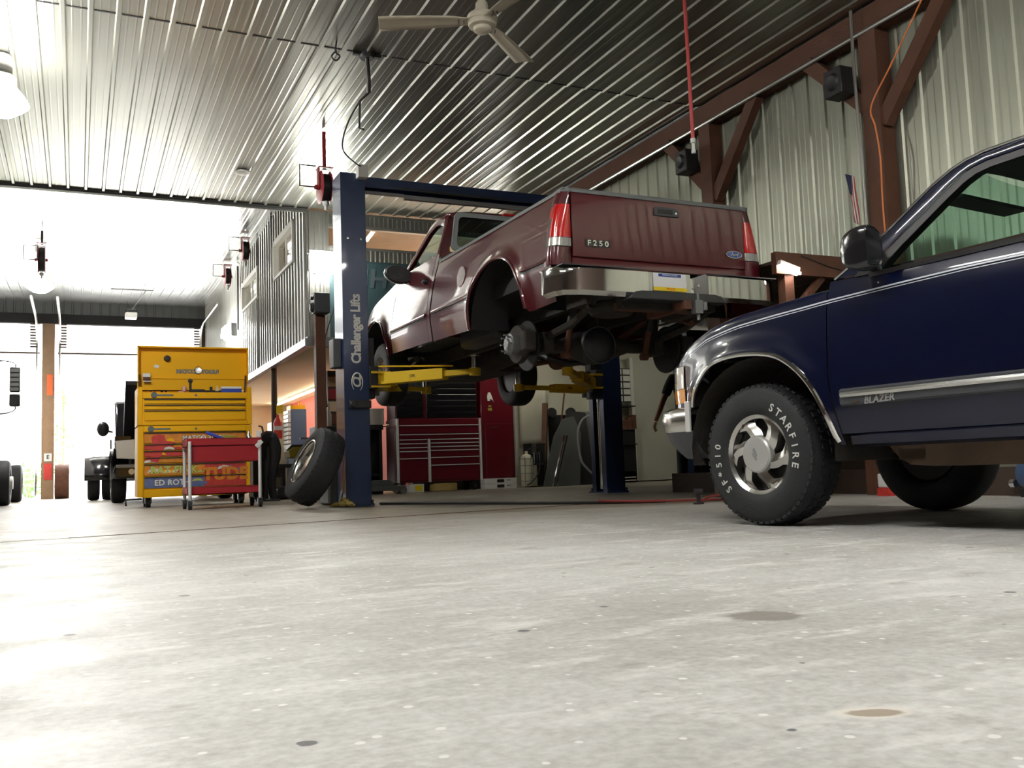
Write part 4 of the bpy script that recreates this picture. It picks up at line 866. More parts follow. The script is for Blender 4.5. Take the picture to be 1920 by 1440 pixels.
# ================================================================ two-post lift
lift = thing('vehicle_lift', 'blue two-post vehicle lift with yellow swing arms holding the maroon pickup', 'lift', (4.5, 10.38, 0))
def lo(name, mb, m, parent=None, **k): return mb.obj(name, m, parent or lift, off=(4.5, 10.38, 0), **k)
def column(x0, x1, inner):
    """a channel: closed to the outside, open slot on the inner face"""
    y0, y1, t = 10.20, 10.57, .012; H = 3.79
    if inner > 0: P = [(x1, y0), (x0, y0), (x0, y1), (x1, y1), (x1, y1 - .10), (x1 - t, y1 - .10), (x1 - t, y1 - t), (x0 + t, y1 - t), (x0 + t, y0 + t), (x1 - t, y0 + t), (x1 - t, y0 + .10), (x1, y0 + .10)]
    else: P = [(x0, y0), (x1, y0), (x1, y1), (x0, y1), (x0, y1 - .10), (x0 + t, y1 - .10), (x0 + t, y1 - t), (x1 - t, y1 - t), (x1 - t, y0 + t), (x0 + t, y0 + t), (x0 + t, y0 + .10), (x0, y0 + .10)]
    c = lo('column', MB().prism(P, .0, H, 'z'), 'lift_blue', smooth=0, bevel=.004)
    lo('base_plate', MB().box(x0 - .02, x1 + .02, y0 - .04, y1 + .06, 0, .018), 'lift_blue', c, smooth=0)
    an = MB()
    for a, d in ((x0 + .0, y0 - .025), (x1 - .0, y0 - .025), (x0 + .02, y1 + .04), (x1 - .02, y1 + .04)): an.cyl((a, d, .018), (a, d, .06), .014, n=6)
    lo('anchor_bolt', an, 'black', c)
    return c
cA = column(2.695, 2.985, 1); cB = column(6.03, 6.30, -1)
lo('lift_cylinder', MB().cyl((6.065, 10.375, .05), (6.065, 10.375, 1.3), .026, n=14), 'chrome', cB)
lo('lift_cylinder', MB().cyl((2.90, 10.40, .05), (2.90, 10.40, 1.3), .022, n=14), 'chrome', cA)
bl = MB()
for xx in (2.77, 2.92): bl.cyl((xx, 10.19, 3.02), (xx, 10.20, 3.02), .012, n=10)
lo('bolt', bl, 'chrome_soft', cA)
lo('crossbeam', MB().prism([(10.26, 3.66), (10.26, 3.78), (10.50, 3.78), (10.50, 3.66), (10.49, 3.66), (10.49, 3.77), (10.27, 3.77), (10.27, 3.66)], 2.985, 6.03, 'x'), 'lift_blue', smooth=0)
lo('shutoff_bar', MB().cyl((2.99, 10.34, 3.62), (3.5, 10.34, 3.62), .022).bar((3.5, 10.34, 3.60), (5.9, 10.34, 3.60), .06, .05), 'satin_grey')
lo('crossbeam_hose', MB().tube(smooth_path([(2.98, 10.3, 3.70), (3.5, 10.27, 3.68), (4.5, 10.27, 3.67), (6.0, 10.3, 3.70)], 4), .018, 6), 'black_plastic')
lo('control_box', MB().box(2.88, 3.0, 10.10, 10.20, 3.72, 3.87), 'white_paint', smooth=0, bevel=.006)
pu = lo('power_unit', MB().box(2.60, 2.695, 10.28, 10.48, 1.55, 1.88), 'mold_grey', cA, bevel=.01)
lo('latch', MB().box(2.74, 2.99, 10.14, 10.20, 1.08, 1.17).cyl((2.78, 10.12, 1.125), (2.78, 10.2, 1.125), .035), 'black', cA, bevel=.01)
# carriages and arms
for sg, xi in ((1, 2.985), (-1, 6.03)):
    ca = lo('carriage', MB().box(min(xi, xi + sg * .10), max(xi, xi + sg * .10), 10.18, 10.60, 1.30, 1.56).box(xi - .1, xi + .1, 10.31, 10.46, 1.2, 1.9), 'black', smooth=0, bevel=.008)
    lo('arm_bracket', MB().box(min(xi + sg * .02, xi + sg * .24), max(xi + sg * .02, xi + sg * .24), 10.15, 10.62, 1.475, 1.50).box(min(xi + sg * .02, xi + sg * .24), max(xi + sg * .02, xi + sg * .24), 10.15, 10.62, 1.315, 1.335), 'lift_yellow', ca, smooth=0)
def arm(p, q, h0=.12, w0=.15, zc=1.405, split=.62, pad=.17, dark=False):
    p, q = Vector((p[0], p[1], zc)), Vector((q[0], q[1], zc)); d = (q - p); m = p + d * split
    a = lo('swing_arm', MB().bar(p, m, w0, h0, w1=w0 * .9, h1=h0 * .9), 'lift_yellow', bevel=.006)
    lo('arm_extension', MB().bar(p + d * (split - .1), q - d.normalized() * .02, w0 * .62, h0 * .52, w1=w0 * .5, h1=h0 * .42), 'lift_yellow', a, bevel=.004)
    lo('pad_socket', MB().cyl(q - Vector((0, 0, .045)), q + Vector((0, 0, .035)), .062, n=20), 'lift_yellow', a)
    lo('pivot_pin', MB().cyl(p - Vector((0, 0, .11)), p + Vector((0, 0, .12)), .032, n=14), 'satin_grey', a)
    lo('lift_pad', MB().cyl(q + Vector((0, 0, .0)), q + Vector((0, 0, pad)), .036, n=18).cyl(q + Vector((0, 0, pad)), q + Vector((0, 0, pad + .012)), .06, n=18), 'chrome_soft', a)
    g = text_mb('10K', .05, .001); n = d.normalized(); side = Vector((n.y, -n.x, 0)); side = side if side.y < 0 else -side
    o = p + d * (split * .55) + side * (w0 * .47 + .002); lo('arm_lettering', g.xf(frame_M(o, n if n.x > 0 else -n, (0, 0, 1))), 'black', a, smooth=0)
    return a
arm((3.14, 10.28), (3.93, 9.36), .135, .16, 1.42, .70)
arm((3.16, 10.50), (3.93, 10.95), .10, .13, 1.36, .55, .22)
arm((5.88, 10.26), (4.83, 8.90), .135, .16, 1.385, .60)
arm((5.88, 10.42), (4.86, 10.22), .11, .14, 1.33, .5, .20)
lo('arm_rod', MB().tube([(3.10, 10.22, 1.56), (3.75, 9.55, 1.50)], .009, 6), 'lift_yellow')
# lettering up the outer column
tx_ = text_mb('Challenger Lifts', .150, .001, .0, .92, .005)
lo('column_lettering', tx_.xf(frame_M((2.845, 10.198, 1.985), (0, 0, 1), (-1, 0, 0)) @ Matrix.Diagonal((.93, 1, 1, 1))), 'lettering', cA, smooth=0)
g = text_mb('CL', .135, .001, .25, .85, .004)
lo('column_lettering', g.xf(frame_M((2.845, 10.198, 1.385), (0, 0, 1), (-1, 0, 0))), 'lettering', cA, smooth=0)
lo('logo_ring', MB().tube([(2.845 + .062 * cos(t), 10.198, 1.375 + .105 * sin(t)) for t in [R(-60 + 290 * k / 28) for k in range(29)]], [.002 + .006 * sin(PI * k / 28) for k in range(29)], 6), 'lettering', cA)

# ================================================================ yellow tool chest
TX, TY = 1.49, 13.6
tc = thing('tool_chest', 'tall yellow rolling tool chest with raised lid and painted drawer graphics', 'tool chest', (TX, TY, 0))
def to(name, mb, m, parent=None, **k): return mb.obj(name, m, parent or tc, off=(TX, TY, 0), **k)
x0, x1, yf, yb = .735, 2.245, 13.6, 14.30
cabinet = to('lower_cabinet', MB().box(x0, x1, yf + .02, yb, .14, 1.10).box(x0, x0 + .075, yf, yf + .02, .14, 1.10).box(x1 - .075, x1, yf, yf + .02, .14, 1.10).box(x0 + .075, x1 - .075, yf, yf + .02, 1.02, 1.10).box(x0 + .075, x1 - .075, yf, yf + .02, .14, .235), 'tool_yellow', smooth=0, bevel=.006)
upper = to('upper_chest', MB().box(x0, x1, yf + .02, yb, 1.115, 1.50).box(x0, x0 + .06, yf, yf + .02, 1.115, 1.64).box(x1 - .06, x1, yf, yf + .02, 1.115, 1.64).box(x0, x0 + .02, yf + .02, yb, 1.50, 1.64).box(x1 - .02, x1, yf + .02, yb, 1.50, 1.64).box(x0 + .02, x1 - .02, yb - .02, yb, 1.50, 1.64).box(x0 + .06, x1 - .06, yf, yf + .02, 1.48, 1.565).box(x0 + .06, x1 - .06, yf, yf + .02, 1.115, 1.165), 'tool_yellow', smooth=0, bevel=.005)
lid = to('lid', MB().box(x0 + .02, x1 + .02, yb - .22, yb - .20, 1.64, 2.245).box(x0 + .02, x1 + .02, yb - .32, yb - .20, 2.235, 2.255).box(x0 + .02, x0 + .035, yb - .32, yb - .20, 1.75, 2.25).box(x1 + .005, x1 + .02, yb - .32, yb - .20, 1.75, 2.25).box(x0 + .04, x1 - .0, yb - .235, yb - .22, 1.80, 1.815), 'tool_yellow', smooth=0)
to('lid_stay', MB().cyl((x1 - .03, yb - .30, 1.60), (x1 - .01, yb - .27, 1.85), .014).cyl((x0 + .04, yb - .30, 1.60), (x0 + .05, yb - .27, 1.85), .014), 'rust', lid)
to('tray_liner', MB().box(x0 + .03, x1 - .03, yf + .03, yb - .22, 1.50, 1.515), 'black', upper, smooth=0)
def chest_lettering(txt, x, z, size, y, m='white', par=None, bold=.003, back='black'):
    g = text_mb(txt, size, .001, 0, 1.05, bold + .004); to('lettering', g.xf(Matrix.Translation((x, y + .001, z)) @ Matrix.Rotation(R(90), 4, 'X')), back, par, smooth=0)
    g = text_mb(txt, size, .0015, 0, 1.05, bold); to('lettering', g.xf(Matrix.Translation((x, y - .001, z)) @ Matrix.Rotation(R(90), 4, 'X')), m, par, smooth=0)
chest_lettering('MATCO', 1.41, 1.905, .072, yb - .223, 'satin_grey', lid); chest_lettering('TOOLS', 1.74, 1.905, .072, yb - .223, 'satin_grey', lid)
to('lid_emblem', MB().lathe([(.0001, .012), (.045, .010), (.058, .0)], 20, Matrix.Translation((1.578, yb - .222, 1.925)) @ Matrix.Rotation(R(90), 4, 'X')), 'chrome_soft', lid)
def drawer(z0, z1, m, par, a=x0 + .085, b_=x1 - .085, front=yf + .004):
    d = to('drawer', MB().box(a, b_, front, front + .04, z0 + .012, z1 - .012), m, par, smooth=0, bevel=.004)
    to('drawer_pull', MB().prism([(front - .014, z1 - .016), (front - .014, z1 - .004), (front + .03, z1 - .004), (front + .03, z1 - .016)], a, b_, 'x'), 'black', d, smooth=0)
    return d
for z0, z1 in ((1.395, 1.475), (1.318, 1.395)): drawer(z0, z1, 'tool_yellow', upper)
drawer(1.165, 1.318, 'tool_yellow', upper)
GR = [(.855, 1.015, 'graphic_orange'), (.765, .855, 'graphic_red'), (.675, .765, 'graphic_red'), (.585, .675, 'graphic_orange'), (.415, .585, 'graphic_orange'), (.245, .415, 'graphic_blue')]
ds = [drawer(a, c, m, cabinet) for a, c, m in GR]
chest_lettering('RAT FINK', 1.20, .495, .135, yf + .003, 'graphic_lime', ds[4], .007); chest_lettering('TUDE', 1.88, .42, .23, yf + .001, 'graphic_orange', ds[4], .012, 'graphic_red')
chest_lettering('ED ROTH', 1.18, .325, .105, yf + .003, 'white', ds[5], .004); chest_lettering('MATCO TOOLS', 1.62, .93, .085, yf + .003, 'white', ds[0], .003)
to('decal_panel', MB().box(1.60, x1 - .09, yf + .0025, yf + .005, .43, .575), 'graphic_red', ds[4], smooth=0); to('decal_panel', MB().box(1.60, x1 - .09, yf + .0025, yf + .005, .26, .405), 'graphic_red', ds[5], smooth=0)
rnd = random.Random(3)
for k in range(46):
    xx, zz = x0 + .12 + rnd.random() * 1.25, rnd.choice((.90, .81, .72, .63, .49, .33)) + rnd.uniform(-.02, .03); w = rnd.uniform(.03, .10); h = rnd.uniform(.02, .03)
    to('decal', MB().prism([(xx - w, zz - h), (xx, zz - h * .5), (xx + w, zz - h), (xx + w * .6, zz + h * .6), (xx, zz + h), (xx - w * .7, zz + h * .4)], yf + .0026 - .0001 * (k % 5), yf + .0038, 'y'), ('tool_yellow', 'graphic_lime', 'graphic_blue', 'lettering', 'graphic_red')[k % 5], cabinet, smooth=0)
to('decal', MB().prism([(x0 + .17, .95), (x0 + .25, .99), (x0 + .34, .975), (x0 + .36, .90), (x0 + .50, .87), (x0 + .36, .84), (x0 + .26, .60), (x0 + .16, .62), (x0 + .20, .80)], yf + .001, yf + .0032, 'y'), 'graphic_red', cabinet, smooth=0)
for (xx, zz) in ((x0 + .21, 1.525), (x0 + .17, 1.060)):
    bd = MB().lathe([(.0001, .008), (.035, .007), (.042, 0)], 16, Matrix.Translation((xx, yf - .001, zz)) @ Matrix.Rotation(R(90), 4, 'X')).box(xx + .02, xx + .25, yf - .004, yf, zz - .012, zz + .010)
    to('name_badge', bd, 'sign_grey', upper if zz > 1.2 else cabinet, smooth=30)
to('chest_lock', MB().cyl((1.49, yf - .008, 1.525), (1.49, yf, 1.525), .016).cyl((1.49, yf - .008, 1.06), (1.49, yf, 1.06), .016), 'sign_grey', upper)
for xx in (x0 + .14, x1 - .14):
    for yy in (yf + .12, yb - .12):
        w = MB().cyl((xx - .03, yy, .072), (xx + .03, yy, .072), .072, n=20)
        c = to('caster_wheel', w, 'rubber', cabinet); to('caster_fork', MB().box(xx - .045, xx - .035, yy - .03, yy + .03, .05, .14).box(xx + .035, xx + .045, yy - .03, yy + .03, .05, .14).box(xx - .05, xx + .05, yy - .05, yy + .05, .128, .14), 'steel_grey', c, smooth=0)
to('foot_bar', MB().tube([(x0 - .14, yf + .1, .03), (x0 - .14, yf + .1, .115), (x0 + .06, yf + .1, .118)], .014, 6), 'black', cabinet)

# things lying in the open top of the chest, or stuck to the lid
def _small(name, label, cat, mb, m, loc, group=None, **k):
    o = mb.obj(name, m, None, **k); o.location = loc; return tag(o, label, cat, group)
b_ = thing('tool_case', 'blue and white plastic case in the top tray of the yellow tool chest', 'case', (1.98, 13.72, 1.565))
MB().box(-.14, .14, -.06, .06, -.05, .055).obj('case_base', 'bright_blue', b_, bevel=.008); MB().box(-.14, .14, -.06, .06, .055, .09).obj('case_lid', 'white', b_, bevel=.008)
t_ = thing('air_ratchet', 'black tool standing upright with a ball grip in the yellow chest tray', 'tool', (1.43, 13.72, 1.515))
MB().cyl((0, 0, 0), (0, 0, .20), .017).obj('shaft', 'black', t_); MB().sph((0, 0, .22), .034, 8).obj('grip', 'black_plastic', t_)
_small('tool_tray', 'long black tool organiser in the middle of the yellow chest tray', 'tray', MB().box(-.22, .22, -.07, .07, 0, .075).box(-.20, -.02, -.06, .06, .075, .10).box(.05, .09, -.02, .02, .075, .14), 'black', (1.64, 13.74, 1.515), None, smooth=0, bevel=.006)
_small('spray_bottle', 'small tan bottle beside the blue and white case in the chest tray', 'bottle', MB().lathe([(.026, 0), (.028, .06), (.024, .10), (.010, .12), (.010, .145)], 14), 'beige', (1.785, 13.70, 1.52), None)
_small('shop_rag', 'pink shop rag heaped in the yellow chest tray', 'rag', MB().sph((0, 0, .03), .05, 7, .7).sph((.05, .0, .09), .035, 6, 1.4).sph((-.06, 0, .02), .04, 6, .6), 'pink', (1.30, 13.74, 1.53), None)
rnd = random.Random(5)
for k in range(9):
    xx = .86 + k * .048; h = rnd.uniform(.03, .075)
    _small('socket', 'black socket standing in the row at the left end of the chest tray', 'socket', MB().cyl((0, 0, 0), (0, 0, h), .017, n=10), 'black', (xx, 13.66 + rnd.uniform(0, .03), 1.515), 'black sockets in the chest tray')
_small('magnet_clock', 'round dark gauge stuck high on the raised yellow lid', 'gauge', MB().lathe([(.0001, .05), (.035, .045), (.048, .0)], 18, Matrix.Rotation(R(90), 4, 'X')), 'black', (1.155, yb - .222, 2.09))
_small('sticker', 'small white sticker on the left of the raised yellow lid', 'sticker', MB().prism([(-.045, 0), (-.01, .03), (.045, .005), (.01, -.03)], -.004, 0, 'y'), 'white', (1.01, yb - .222, 1.975), smooth=0)
q = thing('magnet_holder', 'small white and brown holder at the left edge of the raised lid', 'holder', (.875, yb - .222, 1.82)); MB().box(-.045, .045, -.05, 0, -.06, .05).obj('box', 'rust', q, bevel=.004); MB().box(-.05, .05, -.055, -.05, .0, .05).box(-.05, .06, -.06, -.05, -.07, -.055).obj('label_card', 'white', q, smooth=0)

# ================================================================ red service cart
CX, CY = 1.60, 11.75
ct = thing('service_cart', 'red two-shelf rolling cart with chrome corner posts in front of the yellow tool chest', 'cart', (CX, CY, 0))
def co(name, mb, m, parent=None, **k): return mb.obj(name, m, parent or ct, off=(CX, CY, 0), **k)
def tray(z0, z1, yy0=11.58, yy1=12.15, xx0=1.165, xx1=2.03):
    t = .012; return MB().box(xx0, xx1, yy0, yy1, z0, z0 + t).box(xx0, xx1, yy0, yy0 + t, z0, z1).box(xx0, xx1, yy1 - t, yy1, z0, z1).box(xx0, xx0 + t, yy0, yy1, z0, z1).box(xx1 - t, xx1, yy0, yy1, z0, z1)
co('top_tray', tray(.745, .835), 'cart_red', smooth=0, bevel=.005); co('bottom_tray', tray(.175, .26), 'cart_red', smooth=0, bevel=.005)
co('drawer', MB().box(1.215, 1.985, 11.585, 12.10, .555, .745), 'cart_red', smooth=0, bevel=.006)
for xx in (1.195, 2.0):
    for yy in (11.565, 12.165):
        co('corner_post', MB().cyl((xx, yy, .10), (xx, yy, .80), .020, n=14), 'post_silver')
        c = co('caster_wheel', MB().cyl((xx - .018, yy, .052), (xx + .018, yy, .052), .052, n=18), 'rubber'); co('caster_fork', MB().box(xx - .03, xx - .022, yy - .025, yy + .025, .03, .11).box(xx + .022, xx + .03, yy - .025, yy + .025, .03, .11).box(xx - .03, xx + .03, yy - .03, yy + .03, .10, .112), 'steel_grey', c, smooth=0)
_small('spray_can', 'silver spray bottle on the right end of the red cart top', 'bottle', MB().lathe([(.034, 0), (.035, .09), (.022, .125), (.012, .14), (.012, .165)], 16), 'chrome_soft', (1.90, 11.74, .76))
bru = thing('wash_brush', 'blue handled brush lying across the red cart top', 'brush', (1.50, 11.75, .83)); MB().bar((-.10, 0, .085), (.10, 0, .0), .055, .035).obj('brush_back', 'bright_blue', bru, bevel=.008); MB().bar((-.02, .02, .055), (.12, .02, -.005), .05, .03).obj('bristles', 'steel_grey', bru, smooth=0)
_small('box_lid', 'grey green box lid standing in the red cart top tray', 'box', MB().prism([(-.17, 0), (.17, 0), (.15, .11), (.02, .125), (-.13, .10)], 0, .22, 'y'), 'olive', (1.62, 11.80, .758), None, smooth=0, bevel=.01)  # a loose box lid
_small('price_tag', 'white paper tag hanging from the top right corner of the red cart', 'tag', MB().prism([(-.05, -.02), (.02, .05), (.055, .015), (-.015, -.055)], 0, .002, 'y'), 'white', (1.985, 11.536, .76), None, smooth=0)
clp = thing('spring_clamp', 'white and black clamp standing on the right corner of the red cart', 'clamp', (2.0, 11.6, .835)); MB().box(-.03, .02, -.02, .02, 0, .085).obj('jaw', 'white', clp, bevel=.006); MB().tube([(.02, 0, .0), (.05, 0, .06), (.035, 0, .13), (-.005, 0, .14)], .012, 6).obj('handle', 'black', clp)
# ================================================================ lamps
def high_bay(label, x, y, zc, zl):
    t = thing('high_bay_lamp', label, 'lamp', (x, y, zl))
    MB().cyl((0, 0, zc - zl - .16), (0, 0, zc - zl), .10, n=18).cyl((0, 0, .12), (0, 0, zc - zl - .16), .03).obj('ballast', 'white_paint', t)
    MB().lathe([(.0001, .31), (.11, .31), (.135, .29), (.14, .20), (.12, .20)], 28).obj('collar', 'white_paint', t)
    MB().lathe([(.0001, -.10), (.12, -.085), (.20, -.03), (.255, .02), (.225, .08), (.135, .20)], 28, None, cap=False).obj('refractor_bowl', 'lamp_white', t); return t
high_bay('bright hanging bay lamp at the left edge of the nearer metal ceiling', -.70, 10.0, 4.53, 4.03)
high_bay('bright hanging bay lamp under the far ceiling, above the post between the doorways', -.68, 20.0, 5.02, 4.17)
def flood(label, loc, rz):
    t = thing('flood_lamp', label, 'lamp', loc, rz)
    MB().box(-.21, .21, 0, .13, -.12, .17).obj('housing', 'steel_grey', t, bevel=.015)
    MB().prism([(0, -.17), (-.16, -.13), (-.15, .08), (0, .19)], -.21, .21, 'x').obj('lens', 'lamp_flood', t, smooth=0)
    MB().cyl((-.15, -.02, -.17), (-.15, -.10, -.17), .025).obj('sensor', 'white_paint', t); return t
flood('glaring flood lamp on the mezzanine front wall, just left of the blue lift column', (3.47, 14.25, 3.66), 0)
flood('glaring flood lamp low on the mezzanine side wall, above the yellow tool chest', (3.11, 21.7, 3.68), R(-90))
def tube_lamp(label, p0, p1, m='tube_warm', w=.07):
    p0, p1 = Vector(p0), Vector(p1); c = (p0 + p1) / 2
    t = thing('tube_lamp', label, 'lamp', c); d = (p1 - p0) / 2
    MB().bar(-d, d, w, .04).obj('fixture', 'white_paint', t, smooth=0)
    off = Vector((0, 0, -.035)); sd = d.normalized().cross(Vector((0, 0, 1))) * .022
    for s in (-1, 1): MB().cyl(-d * .97 + off + sd * s, d * .97 + off + sd * s, .014, n=8).obj('tube', m, t)
    return t
for k in range(4):
    tube_lamp('warm tube lamp under the mezzanine, ' + ('nearest', 'second', 'third', 'farthest')[k] + ' of the line along the red wall', (4.97, 16.6 + k * 2.5, 2.37), (4.97, 19.05 + k * 2.5, 2.37))
tube_lamp('warm tube lamp glimpsed inside the long opening of the mezzanine front wall', (4.72, 15.3, 4.70), (4.85, 16.6, 4.70), 'tube_dim')
tube_lamp('short bright tube lamp under the wooden loft beside the pickup tailgate', (5.43, 6.145, 2.02), (5.64, 6.145, 1.965), 'tube_pink', .04)
for i, (xx, yy) in enumerate(((4.7, 1.6), (1.3, 1.2), (4.2, -1.8), (0.0, 3.9))):  # lamps out of view, placed to light the floor and right wall
    tube_lamp('unseen ceiling strip lamp behind the viewpoint over the front bay', (xx - .0, yy - 1.2, 4.47), (xx, yy + 1.2, 4.47), 'tube_cool', .16)['group'] = 'unseen strip lamps over the front bay'
tube_lamp('hidden tube lamp added to the side room ceiling above the maroon locker', (6.3, 14.9, 2.71), (8.2, 14.9, 2.71), 'tube_added', .08)  # added tube hidden behind the pickup, brightens the back bay
tube_lamp('hidden tube lamp added to the side room ceiling in front of the white door', (9.6, 14.2, 2.71), (11.2, 14.2, 2.71), 'tube_added', .08)  # second added tube, brightens the wall by the white door
# ================================================================ ceiling fan
fan = thing('ceiling_fan', 'cream three-blade ceiling fan hanging from the metal ceiling', 'fan', (2.96, 6.66, 3.95))
MB().cyl((0, 0, .16), (0, 0, .58), .016, n=10).lathe([(.0001, .56), (.05, .57), (.055, .54), (.02, .50)], 20).obj('down_rod', 'fan_cream', fan)
MB().lathe([(.0001, .20), (.03, .20), (.05, .17), (.055, .08), (.06, .075), (.115, .07), (.123, .055), (.123, .02), (.115, .015), (.118, .0), (.110, -.025), (.075, -.035), (.07, -.06), (.05, -.075), (.0001, -.08)], 36).obj('motor_housing', 'fan_cream', fan)
for a in (159, 40, 280):
    M = Matrix.Rotation(R(a), 4, 'Z') @ Matrix.Rotation(R(10), 4, 'X')
    rows = [[(x, lerp(-w, w, k / 4), z + .012 * cos((k / 4 - .5) * 2.4)) for k in range(5)] for x, w, z in ((.10, .045, .02), (.17, .055, .02), (.24, .068, .02), (.45, .082, .015), (.72, .092, .005), (.83, .092, 0), (.835, .082, 0))]
    bl = MB().grid(rows).xf(M).obj('blade', 'fan_cream', fan, smooth=40, solid=.006)
    sc = MB()
    for x, y in ((.15, 0), (.19, .02), (.19, -.02)): sc.cyl((x, y, .0), (x, y, .028), .007, n=8)
    sc.xf(M).obj('screw', 'steel_grey', bl)
# vent disc, hooks, hanging hose and cable
tag(MB().lathe([(.0001, -.035), (.06, -.035), (.10, -.015), (.105, 0)], 28, Matrix.Translation((2.03, 12.82, 4.53))).obj('ceiling_vent', 'white_paint'), 'small round white vent on the ceiling left of the lift column', 'vent')
hk = thing('power_drop', 'black power drop hanging from the ceiling seam above the lift column', 'cable', (2.6, 8.72, 4.53))
MB().lathe([(.0001, -.05), (.07, -.05), (.085, -.0)], 14).box(-.14, .14, -.02, .02, -.03, -.005).obj('ceiling_box', 'black', hk)
MB().tube([(0.0, 0, -.03), (.03, .05, -.25), (.04, .1, -.36)], .022, 8).obj('strap', 'black', hk)
MB().tube([(.04, .1, -.36), (-.04, .15, -.44), (-.05, .15, -.72), (.0, .15, -.73)], .012, 6).obj('hanger_rod', 'black', hk)
MB().tube(smooth_path([(-.04, .15, -.44), (-.12, .35, -.62), (-.05, .8, -.72), (.20, 1.2, -.72), (.32, 1.40, -.68)], 6), .009, 6).obj('supply_cable', 'black', hk)
tag(MB().tube(smooth_path([(2.25, 8.55, 4.53), (2.24, 8.55, 4.42), (2.28, 8.55, 4.38), (2.24, 8.55, 4.33), (2.20, 8.55, 4.37), (2.25, 8.55, 4.43)], 5), .008, 6).obj('wire_hook', 'black'), 'small black wire hook on the ceiling left of the power drop', 'hook')
ah = thing('air_hose', 'red air hose hanging straight down from the ceiling above the pickup tailgate', 'hose', (4.78, 6.4, 3.02))
MB().tube([(0, 0, 1.5), (.008, 0, .8), (0.012, 0, .10)], .016, 10).obj('hose', 'hose_red', ah)
MB().cyl((.012, 0, .10), (.012, 0, .06), .022).cyl((.012, 0, .06), (.012, 0, .0), .014).cyl((.012, 0, 0), (.012, 0, -.03), .02).obj('coupler', 'lettering', ah)
# hose reels
def reel(label, loc, r=.23, full='black', rz=0.0):
    t = thing('hose_reel', label, 'hose reel', loc, rz)
    fl = MB()
    for s in (-1, 1): fl.lathe([(.05, s * .055 - .006), (r, s * .055 - .006), (r + .01, s * .055), (r, s * .055 + .006), (.05, s * .055 + .006)], 32, AX())
    fl.obj('flange', 'reel_red', t)
    MB().lathe([(r * .86, -.045), (r * .90, 0), (r * .86, .045)], 32, AX()).obj('hose_wrap', full, t)
    MB().cyl((-.12, 0, 0), (.10, 0, 0), .03).box(-.085, -.07, -.05, .05, -.02, r + .05).box(-.09, .09, -.09, .09, r + .035, r + .05).obj('bracket', 'reel_red', t, smooth=0)
    MB().tube([(-.09, 0, 0), (-.30, 0, 0), (-.30, 0, .26), (-.10, 0, .26)], .010, 6).obj('guide_arm', 'black', t)
    MB().sph((0, -.05, -r - .02), .04, 7).cyl((0, -.05, -r - .1), (0, -.05, -r - .02), .02).obj('stopper', 'white', t)
    return t
reel('red hose reel hanging beside the top of the left lift column', (2.70, 10.95, 3.82), .19)
MB().box(-.02, .02, -.02, .02, .22, .70).obj('hanger', 'reel_red', bpy.data.objects['hose_reel'], smooth=0)
reel('red and black hose reel under the far ceiling beside the nearer mezzanine window', (2.94, 18.4, 4.77), .21)
reel('red and black hose reel under the far ceiling beside the farther mezzanine window', (2.94, 20.75, 4.74), .21)
reel('dark hose reel hanging beside the lamp under the far ceiling', (-.62, 19.0, 4.50), .26, 'black')
MB().box(-.02, .02, -.02, .02, .28, .55).obj('hanger', 'black', bpy.data.objects['hose_reel.003'], smooth=0)
# opener over the far doorway
op = thing('door_opener', 'white door opener hanging on a bracket from the far ceiling over the right doorway', 'opener', (1.14, 23.8, 4.33))
MB().box(-.13, .13, -.16, .2, -.08, .05).obj('motor', 'white_paint', op, bevel=.02)
MB().box(-.14, .14, -.02, .02, .05, .13).cyl((-.1, -.05, .08), (.1, -.05, .08), .05).obj('chain_wheel', 'black', op)
MB().bar((-.06, 0, .10), (-.06, 0, .62), .03, .02).bar((.06, 0, .10), (.06, 0, .62), .03, .02).bar((.02, 0, .14), (.34, 0, .62), .03, .02).box(-.45, .5, -.02, .02, .60, .63).obj('bracket', 'steel_grey', op, smooth=0)
# ================================================================ wall fittings
sp = thing('loudspeaker', 'black loudspeaker on top of the wooden post at the mezzanine corner', 'speaker', (3.35, 14.05, 2.96))
MB().box(-.10, .14, -.11, .10, -.14, .17).obj('cabinet', 'mold_grey', sp, bevel=.012)
MB().lathe([(.0001, .02), (.05, .03), (.075, .01), (.08, -.02)], 20, Matrix.Translation((-.12, 0, -.05)) @ Matrix.Rotation(R(-90), 4, 'Y')).lathe([(.0001, .02), (.03, .02), (.035, -.02)], 16, Matrix.Translation((-.12, 0, .10)) @ Matrix.Rotation(R(-90), 4, 'Y')).obj('driver', 'black_plastic', sp)
tag(MB().tube([(3.18, 16.95, 2.5), (3.18, 16.95, 5.1)], .02, 8).obj('conduit', 'steel_grey'), 'thin dark conduit up the mezzanine side wall beside the nearer window', 'pipe')
tag(MB().tube([(3.18, 20.9, 3.6), (3.18, 20.9, 5.02)], .02, 8).obj('conduit', 'steel_grey'), 'thin dark conduit up the mezzanine side wall beside the farther window', 'pipe')
tag(MB().tube(smooth_path([(3.74, 14.32, 4.0), (3.70, 14.3, 3.2), (3.52, 14.28, 2.6), (3.44, 14.28, 2.2), (3.5, 14.28, 1.4)], 4), .009, 6).obj('cable', 'black'), 'thin black cable running down the mezzanine front wall beside the lift column', 'cable')
bn = thing('banner', 'dark teal banner with grey letters under the mezzanine opening', 'banner', (5.2, 14.36, 3.1))
MB().box(-1.3, 1.3, 0, .015, -.62, .62).obj('cloth', 'teal_dark', bn, smooth=0)
g = text_mb('SHOP', .42, .002, .1, 1.1, .01); g.xf(Matrix.Translation((-.62, -.004, .36)) @ Matrix.Rotation(R(90), 4, 'X')).obj('lettering', 'banner_print', bn, smooth=0)
